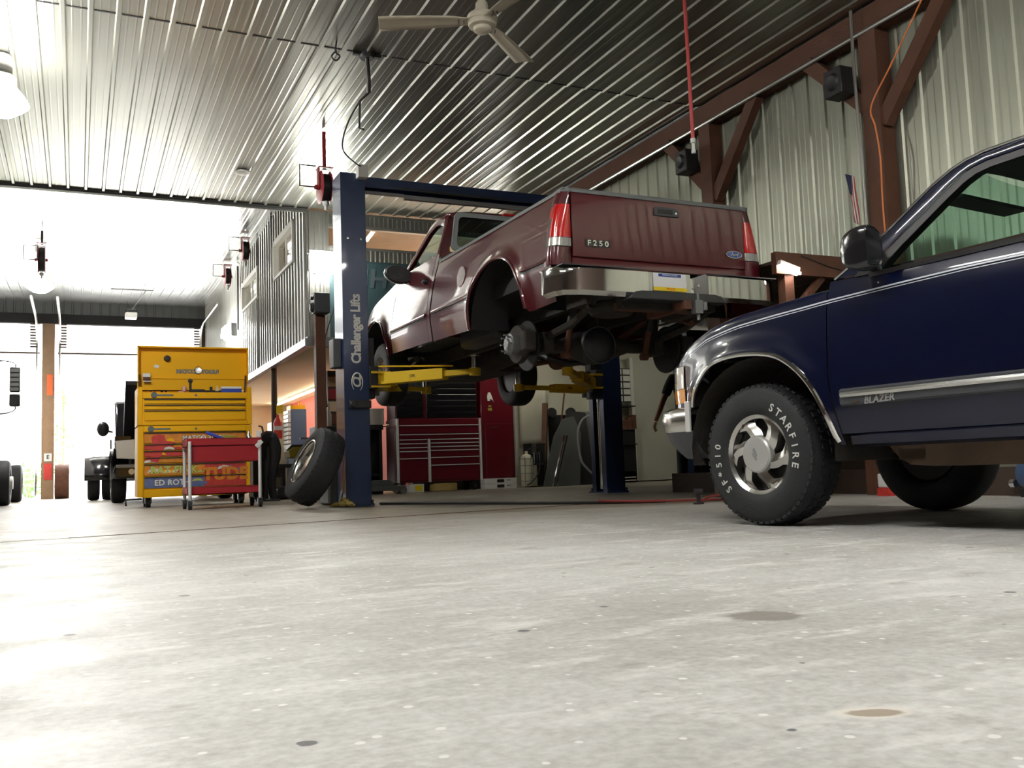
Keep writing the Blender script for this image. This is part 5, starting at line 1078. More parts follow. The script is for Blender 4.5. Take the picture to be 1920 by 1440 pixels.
# right wall services
tag(MB().tube([(6.56, -1, 4.255), (6.56, 14.2, 4.235)], .022, 8).obj('conduit', 'mezz_steel'), 'grey conduit running along the lower edge of the wooden head beam', 'pipe')
tag(MB().tube([(6.54, 6.22, 4.5), (6.55, 6.24, 3.9), (6.53, 6.20, 3.0), (6.53, 6.2, .4)], .016, 8).obj('conduit', 'mezz_steel'), 'thin grey conduit down the front of the nearer wooden wall post', 'pipe')
tag(MB().tube(smooth_path([(6.53, 5.35, 4.30), (6.50, 5.75, 3.80), (6.50, 6.02, 3.50), (6.51, 6.0, 3.30), (6.50, 5.96, 3.0), (6.51, 5.98, 2.5), (6.5, 5.95, 1.6)], 6), .008, 6).obj('extension_cord', 'orange_cable'), 'orange cord stapled down the brace and post of the right wall', 'cord')
fg = thing('flag', 'small striped flag hanging beside the nearer wooden wall post', 'flag', (6.50, 6.30, 2.98))
def drape(u, v): return (.018 * sin(5 * u + 3 * v) - .012 * u, .085 - .135 * u - .06 * v * (1 - u) , -.46 * v - .07 * u)
for i in range(9): MB().grid([[drape(lerp(i / 9, (i + 1) / 9, a), v) for v in yrange(0, 1, 8)] for a in (0, 1)]).obj('stripe', 'flag_red' if i % 2 == 0 else 'lettering', fg, smooth=60, solid=.003, fix=False)
MB().grid([[tuple(Vector(drape(u, v)) + Vector((-.006, 0, 0))) for v in yrange(0, .42, 5)] for u in (0, .3, .6)]).obj('canton', 'flag_blue', fg, smooth=60, solid=.003, fix=False)
for (yy, zz, lab) in ((6.36, 3.84, 'dark speaker box on the brace left of the nearer wall post'), (8.80, 3.86, 'dark speaker box on the brace behind the end of the hanging red hose')):
    s = thing('wall_speaker', lab, 'speaker', (6.48, yy, zz)); MB().box(-.09, .09, -.11, .11, -.13, .13).obj('cabinet', 'black', s, bevel=.01)
    MB().lathe([(.0001, .02), (.06, .028), (.085, .0)], 18, Matrix.Translation((-.09, 0, 0)) @ Matrix.Rotation(R(-90), 4, 'Y')).obj('grille', 'black_plastic', s)
# wooden loft against the right wall
lf = thing('storage_loft', 'rough wooden loft fixed to the right wall beside the raised pickup', 'loft', (6.0, 6.2, 0))
MB().box(-.58, .50, -.03, .03, 1.93, 2.12).obj('front_board', 'brown_wood', lf, smooth=0)
MB().box(-.45, .52, .04, 1.6, 2.06, 2.09).obj('deck', 'dark_wood', lf, smooth=0)
for xx in (-.42, .45): MB().box(xx - .05, xx + .05, .0, .09, 0, 1.93).obj('leg', 'brown_wood', lf, smooth=0)
MB().bar((-.42, .045, 1.55), (-.02, .045, 1.93), .07, .05).obj('brace', 'brown_wood', lf, smooth=0)
tag(MB().tube([(5.7, 6.165, 2.10), (6.0, 6.165, 2.02), (6.2, 6.165, 1.99), (6.4, 6.165, 1.985)], .006, 5).obj('cable', 'black'), 'thin black cable sagging across the loft front board', 'cable')
rnd = random.Random(11)
for k, (xx, yy, w, h, m) in enumerate(((5.85, 6.6, .45, .5, 'dark_wood'), (6.28, 7.2, .5, .9, 'brown_wood'), (5.8, 7.3, .4, .8, 'dark_wood'))):
    _small('storage_box', ('low dark box under the wooden loft', 'tall brown box under the wooden loft against the wall', 'tall dark box behind the loft leg')[k], 'box', MB().box(-w / 2, w / 2, -.15, .15, 0, h), m, (xx, yy, 0), None, smooth=0, bevel=.01)
_small('timber_post', 'brown timber post in the side room beyond the lift', 'post', MB().box(-.12, .12, -.1, .1, 0, 2.74), 'tan_wood', (7.0, 9.0, 0), None, smooth=0)
# ================================================================ loose wheel, box and gloves at the column
lw = thing('loose_wheel', 'truck wheel with silver rim leaning against the left lift column', 'wheel', (2.335, 10.0, 0))
Mw = Matrix.Translation((-.03, 0, .445)) @ Matrix.Rotation(R(5), 4, 'Z') @ Matrix.Rotation(R(27), 4, 'Y') @ AX()
tyre_mb(.42, .29, .235, True, 44).xf(Mw).obj('tire', 'rubber', lw, smooth=50)
rimb = MB().lathe([(.238, -.148), (.25, -.143), (.243, -.125), (.225, -.11), (.215, .12), (.24, .14)], 44, Mw, cap=False)
rm = rimb.obj('rim', 'alloy', lw)
spk = MB().lathe([(.0001, -.10), (.05, -.105), (.085, -.095), (.09, -.02)], 24, Mw)
for i in range(7):
    a = 2 * PI * i / 7; w0, w1 = .045, .062
    p = [(r * cos(a) - s * w * sin(a), r * sin(a) + s * w * cos(a), z) for r, w, z in ((.07, w0, -.095), (.16, w0, -.075), (.24, w1, -.105)) for s in (-1, 1)]
    q = [(x, y, z + .05) for x, y, z in p]
    spk.add([Mw @ Vector(v) for v in p + q], [(0, 1, 3, 2), (2, 3, 5, 4), (0, 2, 8, 6), (2, 4, 10, 8), (1, 7, 9, 3), (3, 9, 11, 5)])
spk.obj('spoke', 'alloy', rm, smooth=30)
MB().lathe([(.0001, .02), (.22, .02), (.225, .03)], 30, Mw).obj('back_plate', 'black', rm)
db = thing('parts_drum', 'dark square waste bin behind the loose wheel at the column foot', 'bin', (2.82, 10.92, 0))
MB().box(-.20, .18, -.22, .22, 0, .60).obj('body', 'panel_grey', db, bevel=.03); MB().box(-.22, .20, -.24, .24, .60, .63).obj('rim', 'olive', db, smooth=0)
tag(MB().tube(smooth_path([(2.66, 10.16, .62), (2.66, 10.14, .40), (2.645, 10.12, .2), (2.60, 10.1, .05), (2.56, 10.12, .02)], 5), .010, 6).obj('hose', 'satin_grey'), 'grey hose drooping from the column to the floor behind the loose wheel', 'hose')
gl = thing('work_gloves', 'crumpled yellow gloves on the floor between the loose wheel and the column', 'gloves', (2.60, 10.02, 0))
gm = MB()
for (x, y, z, r, s) in ((0, 0, .03, .06, .5), (.05, .03, .05, .045, .8), (-.06, .02, .025, .05, .5), (.08, -.03, .03, .04, .7), (-.02, -.04, .035, .04, .8), (.03, .05, .08, .03, .7)): gm.sph((x, y, z), r, 6, s)
gm.obj('palm', 'glove_yellow', gl)
fm = MB()
for a in (-30, -10, 15, 40, 160): fm.tube([(.06 * cos(R(a)), .04 * sin(R(a)), .03), (.11 * cos(R(a)), .08 * sin(R(a)), .02), (.14 * cos(R(a)), .10 * sin(R(a)), .014)], .014, 6)
fm.obj('finger', 'glove_yellow', gl)
# hoses across the floor
tag(MB().tube(smooth_path([(3.05, 10.1, .014), (3.5, 9.2, .014), (3.9, 8.0, .014), (4.3, 7.3, .014), (4.7, 6.95, .014)], 8), .014, 6).obj('floor_hose', 'black'), 'black hose trailing over the floor from the left lift column', 'hose')
tag(MB().tube(smooth_path([(4.25, 7.35, .028), (4.5, 7.0, .02), (4.85, 6.80, .016), (5.1, 6.62, .016), (5.5, 6.4, .016)], 8), .011, 6).obj('floor_hose', 'hose_dull'), 'red hose along the floor ahead of the blue vehicle front tire', 'hose')
tag(MB().tube(smooth_path([(4.75, 6.5, .016), (4.95, 6.62, .05), (5.15, 6.5, .05), (5.4, 6.3, .016)], 8), .011, 6).obj('floor_hose', 'hose_dull'), 'short red hose loop beside the small black stand on the floor', 'hose')
st = thing('hose_stand', 'small black stand holding up the red hose on the floor', 'stand', (4.62, 6.36, 0)); MB().box(-.03, .03, -.03, .03, 0, .015).cyl((0, 0, 0), (0, 0, .12), .016).obj('base', 'black', st, smooth=0); MB().cyl((-.03, 0, .1), (.03, 0, .1), .028).obj('roller', 'black_plastic', st)
# ================================================================ back bay: maroon tool cabinets
mc_ = thing('tool_cabinet', 'wide maroon roller tool cabinet with bright drawer trims at the back of the bay', 'tool cabinet', (5.83, 15.9, 0))
MB().box(-.80, .80, -.28, .30, .17, 1.29).obj('body', 'cab_maroon', mc_, smooth=0, bevel=.008)
def cdrawer(a, b, z0, z1):
    d = MB().box(a, b, -.305, -.28, z0 + .006, z1 - .006).obj('drawer', 'cab_maroon', mc_, smooth=0, bevel=.003); MB().box(a, b, -.322, -.30, z1 - .020, z1 - .006).obj('drawer_trim', 'post_silver', d, smooth=0)
for z0, z1 in ((1.02, 1.18), (.93, 1.02)): cdrawer(-.745, .745, z0, z1)
for z0, z1 in ((.86, .93), (.79, .86), (.725, .79), (.60, .725), (.20, .60)): cdrawer(-.745, -.235, z0, z1)
for z0, z1 in ((.865, .93), (.80, .865), (.735, .80), (.61, .735), (.475, .61), (.20, .475)): cdrawer(-.17, .745, z0, z1)
for a, b, t in ((-.80, -.76, 1.29), (.765, .80, 1.29), (-.225, -.18, .93)): MB().box(a, b, -.315, -.28, .17, t).obj('corner_trim', 'post_silver', mc_, smooth=0)
MB().cyl((-.80, 0, 1.18), (-.90, 0, 1.18), .02).cyl((-.9, -.25, 1.18), (-.9, .25, 1.18), .02).obj('side_handle', 'chrome', mc_)
for xx in (-.68, .68):
    for yy in (-.2, .2): MB().cyl((xx - .03, yy, .07), (xx + .03, yy, .07), .07, n=16).box(xx - .05, xx + .05, yy - .05, yy + .05, .14, .17).obj('caster_wheel', 'black', mc_)
ch = thing('top_chest', 'black drawered top chest in a maroon frame standing on the maroon tool cabinet', 'tool chest', (5.83, 15.9, 1.29))
MB().box(-.78, .78, -.20, .28, 0, .74).obj('body', 'cab_maroon', ch, smooth=0)
for a, b in ((-.76, -.27), (-.20, .755)):
    for k in range(6): MB().box(a, b, -.225, -.20, .02 + k * .105, .118 + k * .105).obj('drawer', 'black_gloss', ch, smooth=0, bevel=.004)
MB().box(-.20, .74, -.24, -.19, .665, .74).obj('lid_edge', 'cab_maroon', ch, smooth=0)
lk = thing('steel_locker', 'tall maroon steel locker joined to the right of the wide tool cabinet', 'locker', (6.96, 15.9, 0))
MB().box(-.31, .36, -.28, .30, .18, 2.08).obj('body', 'cab_maroon', lk, smooth=0, bevel=.008)
dd = MB().box(-.24, .31, -.30, -.28, .22, 1.18).obj('door', 'cab_maroon', lk, smooth=0, bevel=.004); MB().box(-.14, .0, -.312, -.30, 1.10, 1.115).obj('door_handle', 'rust', dd, smooth=0)
MB().box(.335, .36, -.30, -.28, .18, 2.06).obj('edge_trim', 'satin_grey', lk, smooth=0)
MB().prism([(-.17, 1.60), (-.12, 1.60), (-.13, 1.64), (-.08, 1.62), (-.05, 1.58), (-.09, 1.70), (-.12, 1.76), (-.16, 1.75), (-.18, 1.68)], -.286, -.281, 'y').obj('decal', 'lettering', lk, smooth=0)
MB().box(-.17, -.09, -.284, -.281, 1.42, 1.47).box(-.16, -.10, -.284, -.281, 1.49, 1.52).obj('decal', 'olive', lk, smooth=0)
for k in range(2):
    pb = thing('parts_box', ('white parts box on the floor under the maroon locker', 'upper white parts box stacked under the maroon locker')[k], 'box', (6.92, 15.55, k * .095)); MB().box(-.31, .32, -.10, .10, 0, .093).obj('carton', 'white', pb, smooth=0, bevel=.003); MB().box(-.07, .07, -.104, -.10, .02, .075).box(.12, .20, -.103, -.10, .05, .06).obj('print', 'black', pb, smooth=0)
_small('air_filter', 'round tan filter on the floor under the maroon tool cabinet', 'filter', MB().lathe([(.20, 0), (.245, .01), (.245, .13), (.20, .14)], 28), 'tan_round', (5.92, 15.72, 0))
oc = thing('oil_carton', 'yellow and white carton under the left end of the maroon cabinet', 'carton', (5.36, 15.62, 0)); MB().box(-.13, .13, -.08, .08, 0, .14).obj('carton', 'lettering', oc, smooth=0); MB().box(-.03, .10, -.084, -.08, .02, .12).obj('print', 'plate_yellow', oc, smooth=0)
fj = thing('floor_jack', 'dark floor jack with chrome knobs in front of the left end of the maroon cabinet', 'jack', (4.55, 14.9, 0)); MB().box(-.5, .35, -.15, .15, .06, .14).prism([(-.4, .14), (.2, .14), (.1, .24), (-.2, .24)], -.1, .1, 'y').obj('chassis', 'panel_grey', fj, smooth=0, bevel=.01)
for xx in (-.4, .3): MB().cyl((xx, -.18, .06), (xx, .18, .06), .06, n=16).obj('wheel', 'chrome_soft', fj)
_small('work_bench', 'dark cluttered bench between the lift column and the maroon cabinet', 'bench', MB().box(-.35, .35, -.3, .3, 1.10, 1.19).box(-.33, -.27, -.28, .28, 0, 1.10).box(.27, .33, -.28, .28, 0, 1.10).box(-.3, .3, .2, .28, 0, 1.10).box(-.3, .3, -.25, .25, .3, .35), 'black', (4.45, 15.9, 0), None, smooth=0, bevel=.01)
_small('paper_chart', 'bright pale green sheet propped on the dark bench beside the maroon cabinet', 'paper', MB().box(-.10, .16, 0, .01, 0, .28), 'white', (4.68, 15.68, 1.195), None, smooth=0)
_small('parts_tub', 'small orange tub on the dark bench beside the pale sheet', 'tub', MB().box(-.12, .10, -.06, .06, 0, .16), 'orange', (4.48, 15.72, 1.195), None, smooth=0)
dr2 = thing('blocker_rack', 'tall dark rack added behind the cluttered bench to block doorway reflections', 'rack', (4.6, 17.6, 0)); MB().box(-.35, .35, -.2, .25, 0, 1.75).obj('carcass', 'dark_wood', dr2, smooth=0, bevel=.01)  # added rack, keeps the doorway's reflection off the maroon cabinet
for k in range(4): MB().box(-.33, .33, -.22, -.2, .1 + k * .42, .42 + k * .42).obj('blocker_front', 'black', dr2, smooth=0)
# against the white back wall
gt = thing('gas_bottle', 'cream gas bottle in a wire cage beside the maroon locker', 'bottle', (7.38, 15.3, 0))
MB().lathe([(.0001, .02), (.10, .03), (.115, .08), (.115, .50), (.08, .58), (.03, .61), (.03, .65), (.0001, .66)], 24).obj('cylinder', 'tank_cream', gt)
cg = MB()
for z in (.12, .26, .40, .52): cg.tube([(.125 * cos(t), .125 * sin(t), z) for t in [2 * PI * k / 20 for k in range(20)]], .006, 5, closed=True)
for k in range(6): cg.tube([(.125 * cos(k), .125 * sin(k), .04), (.125 * cos(k), .125 * sin(k), .56)], .006, 5)
cg.obj('cage', 'steel_grey', gt); MB().tube(smooth_path([(0, 0, .66), (.1, -.1, .72), (.22, -.12, .66), (.2, -.1, .3), (.02, -.16, .1), (-.08, -.15, .05)], 5), .012, 6).obj('hose', 'black', gt)
pj = thing('parts_stand', 'dark clutter rack of bottles between the locker and the leaning panels', 'rack', (7.68, 15.6, 0)); MB().box(-.14, .16, -.15, .15, 0, .02).box(-.14, .16, -.15, .15, .40, .43).box(-.14, -.11, -.15, .15, 0, .8).box(.13, .16, -.15, .15, 0, .8).obj('frame', 'black', pj, smooth=0)
for k in range(4): MB().cyl((-.08 + .06 * k, -.05, .43), (-.08 + .06 * k, -.05, .62 + .03 * (k % 2)), .03, n=12).obj('can', 'chrome_soft' if k % 2 else 'black_plastic', pj)
def leaning(name, label, cat, poly, th, m, loc, tilt, rz=0): 
    o = MB().prism(poly, 0, th, 'y').obj(name, m, None, smooth=0, bevel=.006); o.location = loc; o.rotation_euler = (R(tilt), 0, R(rz)); return tag(o, label, cat)
leaning('body_panel', 'grey body panel leaning nearest the white back wall, with bright strips beside it', 'panel', [(-.42, 0), (.35, 0), (.55, 1.0), (.45, 1.35), (.20, 1.30), (-.05, .95)], .03, 'panel_grey', (8.15, 15.35, 0), -14)
leaning('body_panel', 'dark body panel leaning behind the grey one, left of the right lift column', 'panel', [(-.30, 0), (.45, 0), (.45, 1.40), (.05, 1.45), (-.15, .9)], .03, 'black', (8.45, 15.5, 0), -10)
leaning('body_panel', 'light grey panel leaning hard against the right lift column side', 'panel', [(-.12, 0), (.30, 0), (.26, 1.42), (-.05, 1.42)], .03, 'steel_grey', (8.80, 15.62, 0), -8)
for k in range(2):
    o = MB().bar((7.84 + k * .06, 15.18, .0), (8.24 + k * .06, 15.42, .93), .025, .02).obj('trim_strip', 'chrome', smooth=0); tag(o, ('bright trim strip leaning on the grey panel, left one', 'bright trim strip leaning on the grey panel, right one')[k], 'trim strip')
tag(MB().tube(smooth_path([(8.78, 15.28, 1.30), (8.55, 15.25, 1.22), (8.42, 15.22, .95), (8.45, 15.2, .5), (8.55, 15.15, .30), (8.85, 15.1, .02)], 6), .022, 8).obj('bent_tube', 'satin_grey'), 'bent grey exhaust tube leaning with the dark panels', 'tube')
cr = thing('creeper', 'black mechanic creeper standing on end against the white wall with its wheels up', 'creeper', (8.5, 16.08, 0)); MB().prism([(-.22, .0), (.22, .0), (.28, 1.36), (-.26, 1.36)], -.02, .02, 'y').obj('board', 'black', cr, bevel=.01)
for xx in (-.20, .22): MB().lathe([(.02, -.05), (.09, -.05), (.10, 0), (.09, .05), (.02, .05)], 20, Matrix.Translation((xx, -.06, 1.40)) @ Matrix.Rotation(R(90), 4, 'X')).obj('wheel', 'black_plastic', cr)
tag(MB().bar((7.92, 15.72, .0), (8.17, 16.02, 1.58), .10, .08).obj('timber', 'brown_wood', smooth=0), 'dark brown timber leaning against the white back wall', 'timber')
tag(MB().tube([(8.15, 15.72, .0), (8.60, 15.98, 1.9)], .016, 6).obj('broom_handle', 'rust'), 'red brown broom handle leaning on the white back wall', 'handle')
_small('plastic_bag', 'pale bag hanging at the left of the white back wall', 'bag', MB().grid([[(x, -.03 * cos(x * 9 + z * 3), z) for x in yrange(-.28, .30, 8)] for z in yrange(0, 1.1, 6)]), 'white_wall', (7.95, 16.16, .75), None, smooth=60, solid=.01)
_small('wall_slot', 'small black slot plate on the white back wall', 'plate', MB().box(-.018, .018, -.012, 0, -.06, .06), 'black', (7.80, 16.2, 1.52), None, smooth=0)
# doors of the back wall: open white door, dark gap with charts
d3 = MB().box(10.16, 11.4, 16.02, 16.08, .02, 2.5).obj('door_3', 'door_white', smooth=0, bevel=.004); d3['kind'] = 'structure'
MB().box(10.10, 10.17, 15.98, 16.1, .02, 2.5).obj('edge_strip', 'white_paint', d3, smooth=0); MB().cyl((11.25, 15.94, 1.0), (11.25, 16.02, 1.0), .03).obj('door_knob', 'chrome_soft', d3)
wc = thing('wall_chart', 'black chart with white grid hanging between the right lift column and the white door', 'chart', (9.93, 16.0, 1.6)); MB().box(-.20, .20, 0, .02, 0, .68).obj('board', 'black', wc, smooth=0)
cells = MB()
for i in range(2):
    for j in range(5): cells.box(-.18 + i * .19, -.02 + i * .19, -.004, 0, .02 + j * .135, .125 + j * .135)
cells.obj('panel_print', 'lettering', wc, smooth=0)
rs = thing('supply_shelf', 'dark shelf with red packages behind the right lift column', 'shelf', (9.95, 15.95, 0)); MB().box(-.20, .15, -.05, .2, 0, 1.05).box(-.2, .15, -.12, .2, 1.50, 1.52).box(-.2, .15, -.12, .2, .74, .76).obj('carcass', 'black', rs, smooth=0)
for k in range(3): _small('red_package', 'reddish package on the dark shelf behind the right lift column', 'package', MB().box(-.05, .05, -.05, .05, 0, .18 + .05 * k), 'rust', (9.84 + k * .11, 15.9, 1.055), 'red packages on the dark shelf', smooth=0)
_small('floor_vent', 'white slatted box low on the back wall beside the white door', 'vent', MB().box(-.2, .2, -.05, 0, 0, .22).box(-.19, .19, -.06, -.05, .03, .05).box(-.19, .19, -.06, -.05, .09, .11), 'white_paint', (9.88, 15.95, 0), None, smooth=0)
bc = thing('blue_cabinet', 'blue steel cabinet with bright edge beyond the brake rotor in the side room', 'cabinet', (9.63, 13.2, 0)); MB().box(-.25, .3, -.2, .25, 0, 2.6).obj('body', 'lift_blue', bc, smooth=0, bevel=.01); MB().box(.14, .17, -.22, -.2, .1, 2.6).obj('edge_trim', 'chrome_soft', bc, smooth=0); MB().prism([(-.1, 1.9), (.02, 1.9), (.08, 2.45)], -.21, -.2, 'y').obj('sticker', 'graphic_lime', bc, smooth=0)
# right edge: low things beyond the blue vehicle
jg = thing('oil_jug', 'white and red jug on the floor under the far front tire of the blue vehicle', 'jug', (6.32, 5.95, 0)); MB().box(-.09, .09, -.06, .06, 0, .07).obj('label_band', 'graphic_red', jg, smooth=0); MB().box(-.085, .085, -.055, .055, .07, .19).cyl((0, 0, .19), (0, 0, .22), .03).obj('body', 'white', jg, bevel=.01)
at = thing('air_tank', 'dark blue tank on the floor at the right edge behind the blue vehicle', 'tank', (6.45, 4.55, 0)); MB().lathe([(.0001, -.25), (.10, -.23), (.14, -.15), (.14, .15), (.10, .23), (.0001, .25)], 24, Matrix.Translation((0, 0, .17)) @ Matrix.Rotation(R(90), 4, 'X')).obj('shell', 'cab_blue', at); MB().box(-.1, .1, -.2, -.15, 0, .06).box(-.1, .1, .15, .2, 0, .06).obj('foot', 'black', at, smooth=0); MB().cyl((-.06, .26, .1), (-.06, .30, .1), .03).obj('valve', 'chrome', at)
# ================================================================ workbench area under the mezzanine
cb2 = thing('drawer_cabinet', 'tall blue cabinet with white small-parts drawers against the red wall', 'cabinet', (4.35, 20.4, 0))
MB().box(-.20, .14, -.22, .26, 0, 1.80).obj('body', 'cab_blue', cb2, smooth=0, bevel=.006)
for k in range(10): MB().box(-.26, -.20, -.21, .25, .88 + k * .092, .945 + k * .092).obj('drawer', 'white', cb2, smooth=0)
_small('parts_tray', 'orange tray on top of the tall blue drawer cabinet', 'tray', MB().box(-.17, .15, -.2, .2, 0, .08).cyl((.08, 0, .08), (.08, 0, .16), .03), 'tool_yellow', (4.32, 20.4, 1.80), None, smooth=0)
_small('beige_cabinet', 'beige steel cabinet left of the tall blue drawer cabinet', 'cabinet', MB().box(-.22, .10, -.25, .25, 0, 1.55).box(-.24, -.22, -.22, .22, .1, .9), 'beige', (4.05, 20.9, 0), None, smooth=0, bevel=.006)
_small('orange_sign', 'orange red sign low on the end wall left of the steel post', 'sign', MB().box(-.35, .3, 0, .01, 0, .42), 'orange', (4.1, 27.19, 1.75), None, smooth=0)
_small('wall_flame', 'yellow orange sticker on the red wall right of the blue drawer cabinet', 'sticker', MB().prism([(-.14, 0), (.14, 0), (.10, .25), (.04, .14), (0, .40), (-.06, .18), (-.10, .28)], -.01, 0, 'x'), 'tool_yellow', (5.5, 22.6, 1.05), None, smooth=0)
wb = thing('machine_bench', 'dark machine with an olive yellow guard in front of the blue drawer cabinet', 'machine', (3.35, 15.8, 0))
MB().box(-.35, .45, -.25, .25, .50, .56).box(-.30, -.24, -.2, .2, 0, .5).box(.34, .40, -.2, .2, 0, .5).box(-.1, .3, -.2, .2, .56, .64).obj('stand', 'black', wb, smooth=0); MB().prism([(-.16, .66), (.22, .66), (.20, .80), (.10, .84), (-.10, .84), (-.18, .78)], -.2, .2, 'y').obj('guard', 'olive', wb, bevel=.01); MB().prism([(-.20, .80), (.24, .80), (.16, .88), (-.12, .88)], -.15, .15, 'y').obj('top_plate', 'black', wb, smooth=0)
MB().box(.0, .26, -.24, -.22, .96, .99).box(.24, .26, -.24, -.22, .88, .99).obj('handle', 'chrome_soft', wb, smooth=0)
_small('plastic_bag', 'crumpled white plastic bag hanging below the olive machine', 'bag', MB().sph((0, 0, .10), .09, 7, 1.3).sph((.02, 0, .24), .05, 6, 1.5), 'white', (2.98, 15.5, .02))
ve = thing('bench_vise', 'steel bench vise with bent pipe left of the olive machine', 'vise', (2.95, 16.2, 0)); MB().box(-.10, .10, -.12, .12, 0, .86).obj('pedestal', 'panel_grey', ve, smooth=0); MB().tube(smooth_path([(-.12, -.1, .95), (.02, -.1, .98), (.10, -.1, .90), (.10, -.1, .45), (.05, -.1, .3)], 5), .035, 8).obj('pipe', 'steel_grey', ve); MB().box(-.08, .1, -.1, .1, .86, 1.0).obj('jaw', 'black', ve, smooth=0)
cj = thing('coat_rack', 'dark jackets piled on a stand right of the red cart', 'jackets', (2.50, 14.1, 0))
MB().tube(smooth_path([(-.06, 0, .0), (-.08, 0, .5), (-.02, 0, .86), (.10, 0, .92), (.16, 0, .70), (.10, .02, .3), (.14, 0, .02)], 5), [.07, .07, .07, .08, .08, .09, .09, .10, .10, .10, .10, .11, .11, .11, .11, .10, .10, .10, .10, .10, .09, .09, .08, .08, .08, .07, .07, .06, .06, .05, .05], 10).obj('jacket', 'cloth_black', cj)
MB().sph((.10, 0, .95), .10, 8, .7).obj('cap', 'cloth_jean', cj); MB().box(-.12, .2, -.15, .15, 0, .03).bar((.0, -.05, .03), (.05, -.05, .8), .03, .03).obj('foot', 'black', cj, smooth=0)
rnd = random.Random(21)
CL = [('dark gearbox casing on the floor beside the steel post', 2.85, 14.9, .26, .34, 'black'), ('dark engine block on a low stand behind the red cart', 2.72, 15.8, .30, .62, 'grime'), ('dark crate behind the loose wheel under the mezzanine edge', 3.6, 15.2, .34, .50, 'black'), ('black pump body beneath the olive machine', 3.2, 15.35, .22, .34, 'black_plastic'), ('dark compressor behind the wooden mezzanine post', 4.0, 15.3, .28, .9, 'black')]
for lab, x, y, w, h, m in CL:
    o = thing('machine_part', lab, 'machine part', (x, y, 0)); MB().box(-w / 2, w / 2, -.15, .15, 0, h * .6).obj('casing', m, o, bevel=.03); MB().cyl((0, -.02, h * .6), (0, -.02, h), w * .3, n=16).cyl((-w * .4, -.16, h * .35), (-w * .1, -.22, h * .35), .05).obj('flange', 'steel_grey' if m != 'grime' else 'grime', o)
ex = thing('fire_extinguisher', 'red bottle strapped to the steel mezzanine post under a yellow note', 'extinguisher', (3.36, 17.5, 1.05)); MB().lathe([(.0001, 0), (.075, .01), (.08, .04), (.08, .30), (.05, .38), (.025, .40), (.025, .45)], 18).obj('cylinder', 'graphic_red', ex); MB().box(-.082, .082, -.086, -.07, .16, .24).obj('label_band', 'white', ex, smooth=0)
_small('paper_note', 'bright yellow note stuck on the steel mezzanine post', 'note', MB().box(-.02, .10, -.01, 0, 0, .16), 'plate_yellow', (3.36, 17.53, 1.52), None, smooth=0)
dc = thing('spray_gun', 'white spray bottle standing high beside the wooden mezzanine post', 'bottle', (3.60, 14.62, 1.12)); MB().lathe([(.0001, 0), (.045, 0), (.05, .05), (.05, .18), (.03, .25), (.018, .30), (.015, .38), (.0001, .40)], 16).obj('bottle', 'white', dc)
sl2 = thing('parts_shelf', 'dark parts shelf between the wooden post and the left lift column', 'shelf', (3.62, 14.75, 0)); MB().box(-.25, .3, -.2, .2, 0, 1.12).obj('carcass', 'black', sl2, smooth=0, bevel=.01)
for k in range(4): MB().box(-.22 + .12 * k, -.13 + .12 * k, -.23, -.2, .75, .95 + .04 * (k % 3)).obj('tool', 'chrome_soft' if k % 2 else 'steel_grey', sl2, smooth=0)
rk = thing('drawer_rack', 'stack of coloured drawers glimpsed just left of the blue lift column', 'rack', (4.15, 16.3, 0)); MB().box(-.14, .3, 0, .3, 0, 2.2).obj('carcass', 'dark_wood', rk, smooth=0)
for k in range(9): MB().box(-.13, .28, -.02, 0, .15 + k * .22, .33 + k * .22).obj('drawer', ('tan_wood', 'rust', 'beige', 'reel_red')[k % 4], rk, smooth=0)
# ================================================================ black pickup with raised bonnet in the right doorway
bp_ = thing('pickup_truck', 'black dual-wheel pickup with raised bonnet parked behind the yellow tool chest', 'truck', (1.55, 17.3, 0))
def bk(name, mb, m, parent=None, **k): return mb.obj(name, m, parent or bp_, **k)
bk('front_bumper', MB().prism([(-.98, .42), (.98, .42), (1.0, .56), (.96, .66), (-.96, .66), (-1.0, .56)], -.18, .0, 'y'), 'black_gloss', bevel=.03)
bk('bumper_trim', MB().box(-.96, .96, -.20, -.17, .60, .65), 'satin_grey', smooth=0); bk('fog_lamp', MB().cyl((-.72, -.20, .53), (-.72, -.17, .53), .05).cyl((.72, -.2, .53), (.72, -.17, .53), .05), 'lamp_clear')
g_ = bk('grille', MB().prism([(-.62, .70), (.62, .70), (.66, 1.10), (-.66, 1.10)], -.10, .0, 'y'), 'black', bevel=.02); bk('grille_bar', MB().box(-.62, .62, -.115, -.10, .80, .83).box(-.62, .62, -.115, -.10, .92, .95).box(-.64, .64, -.115, -.10, 1.04, 1.10), 'satin_grey', g_, smooth=0)
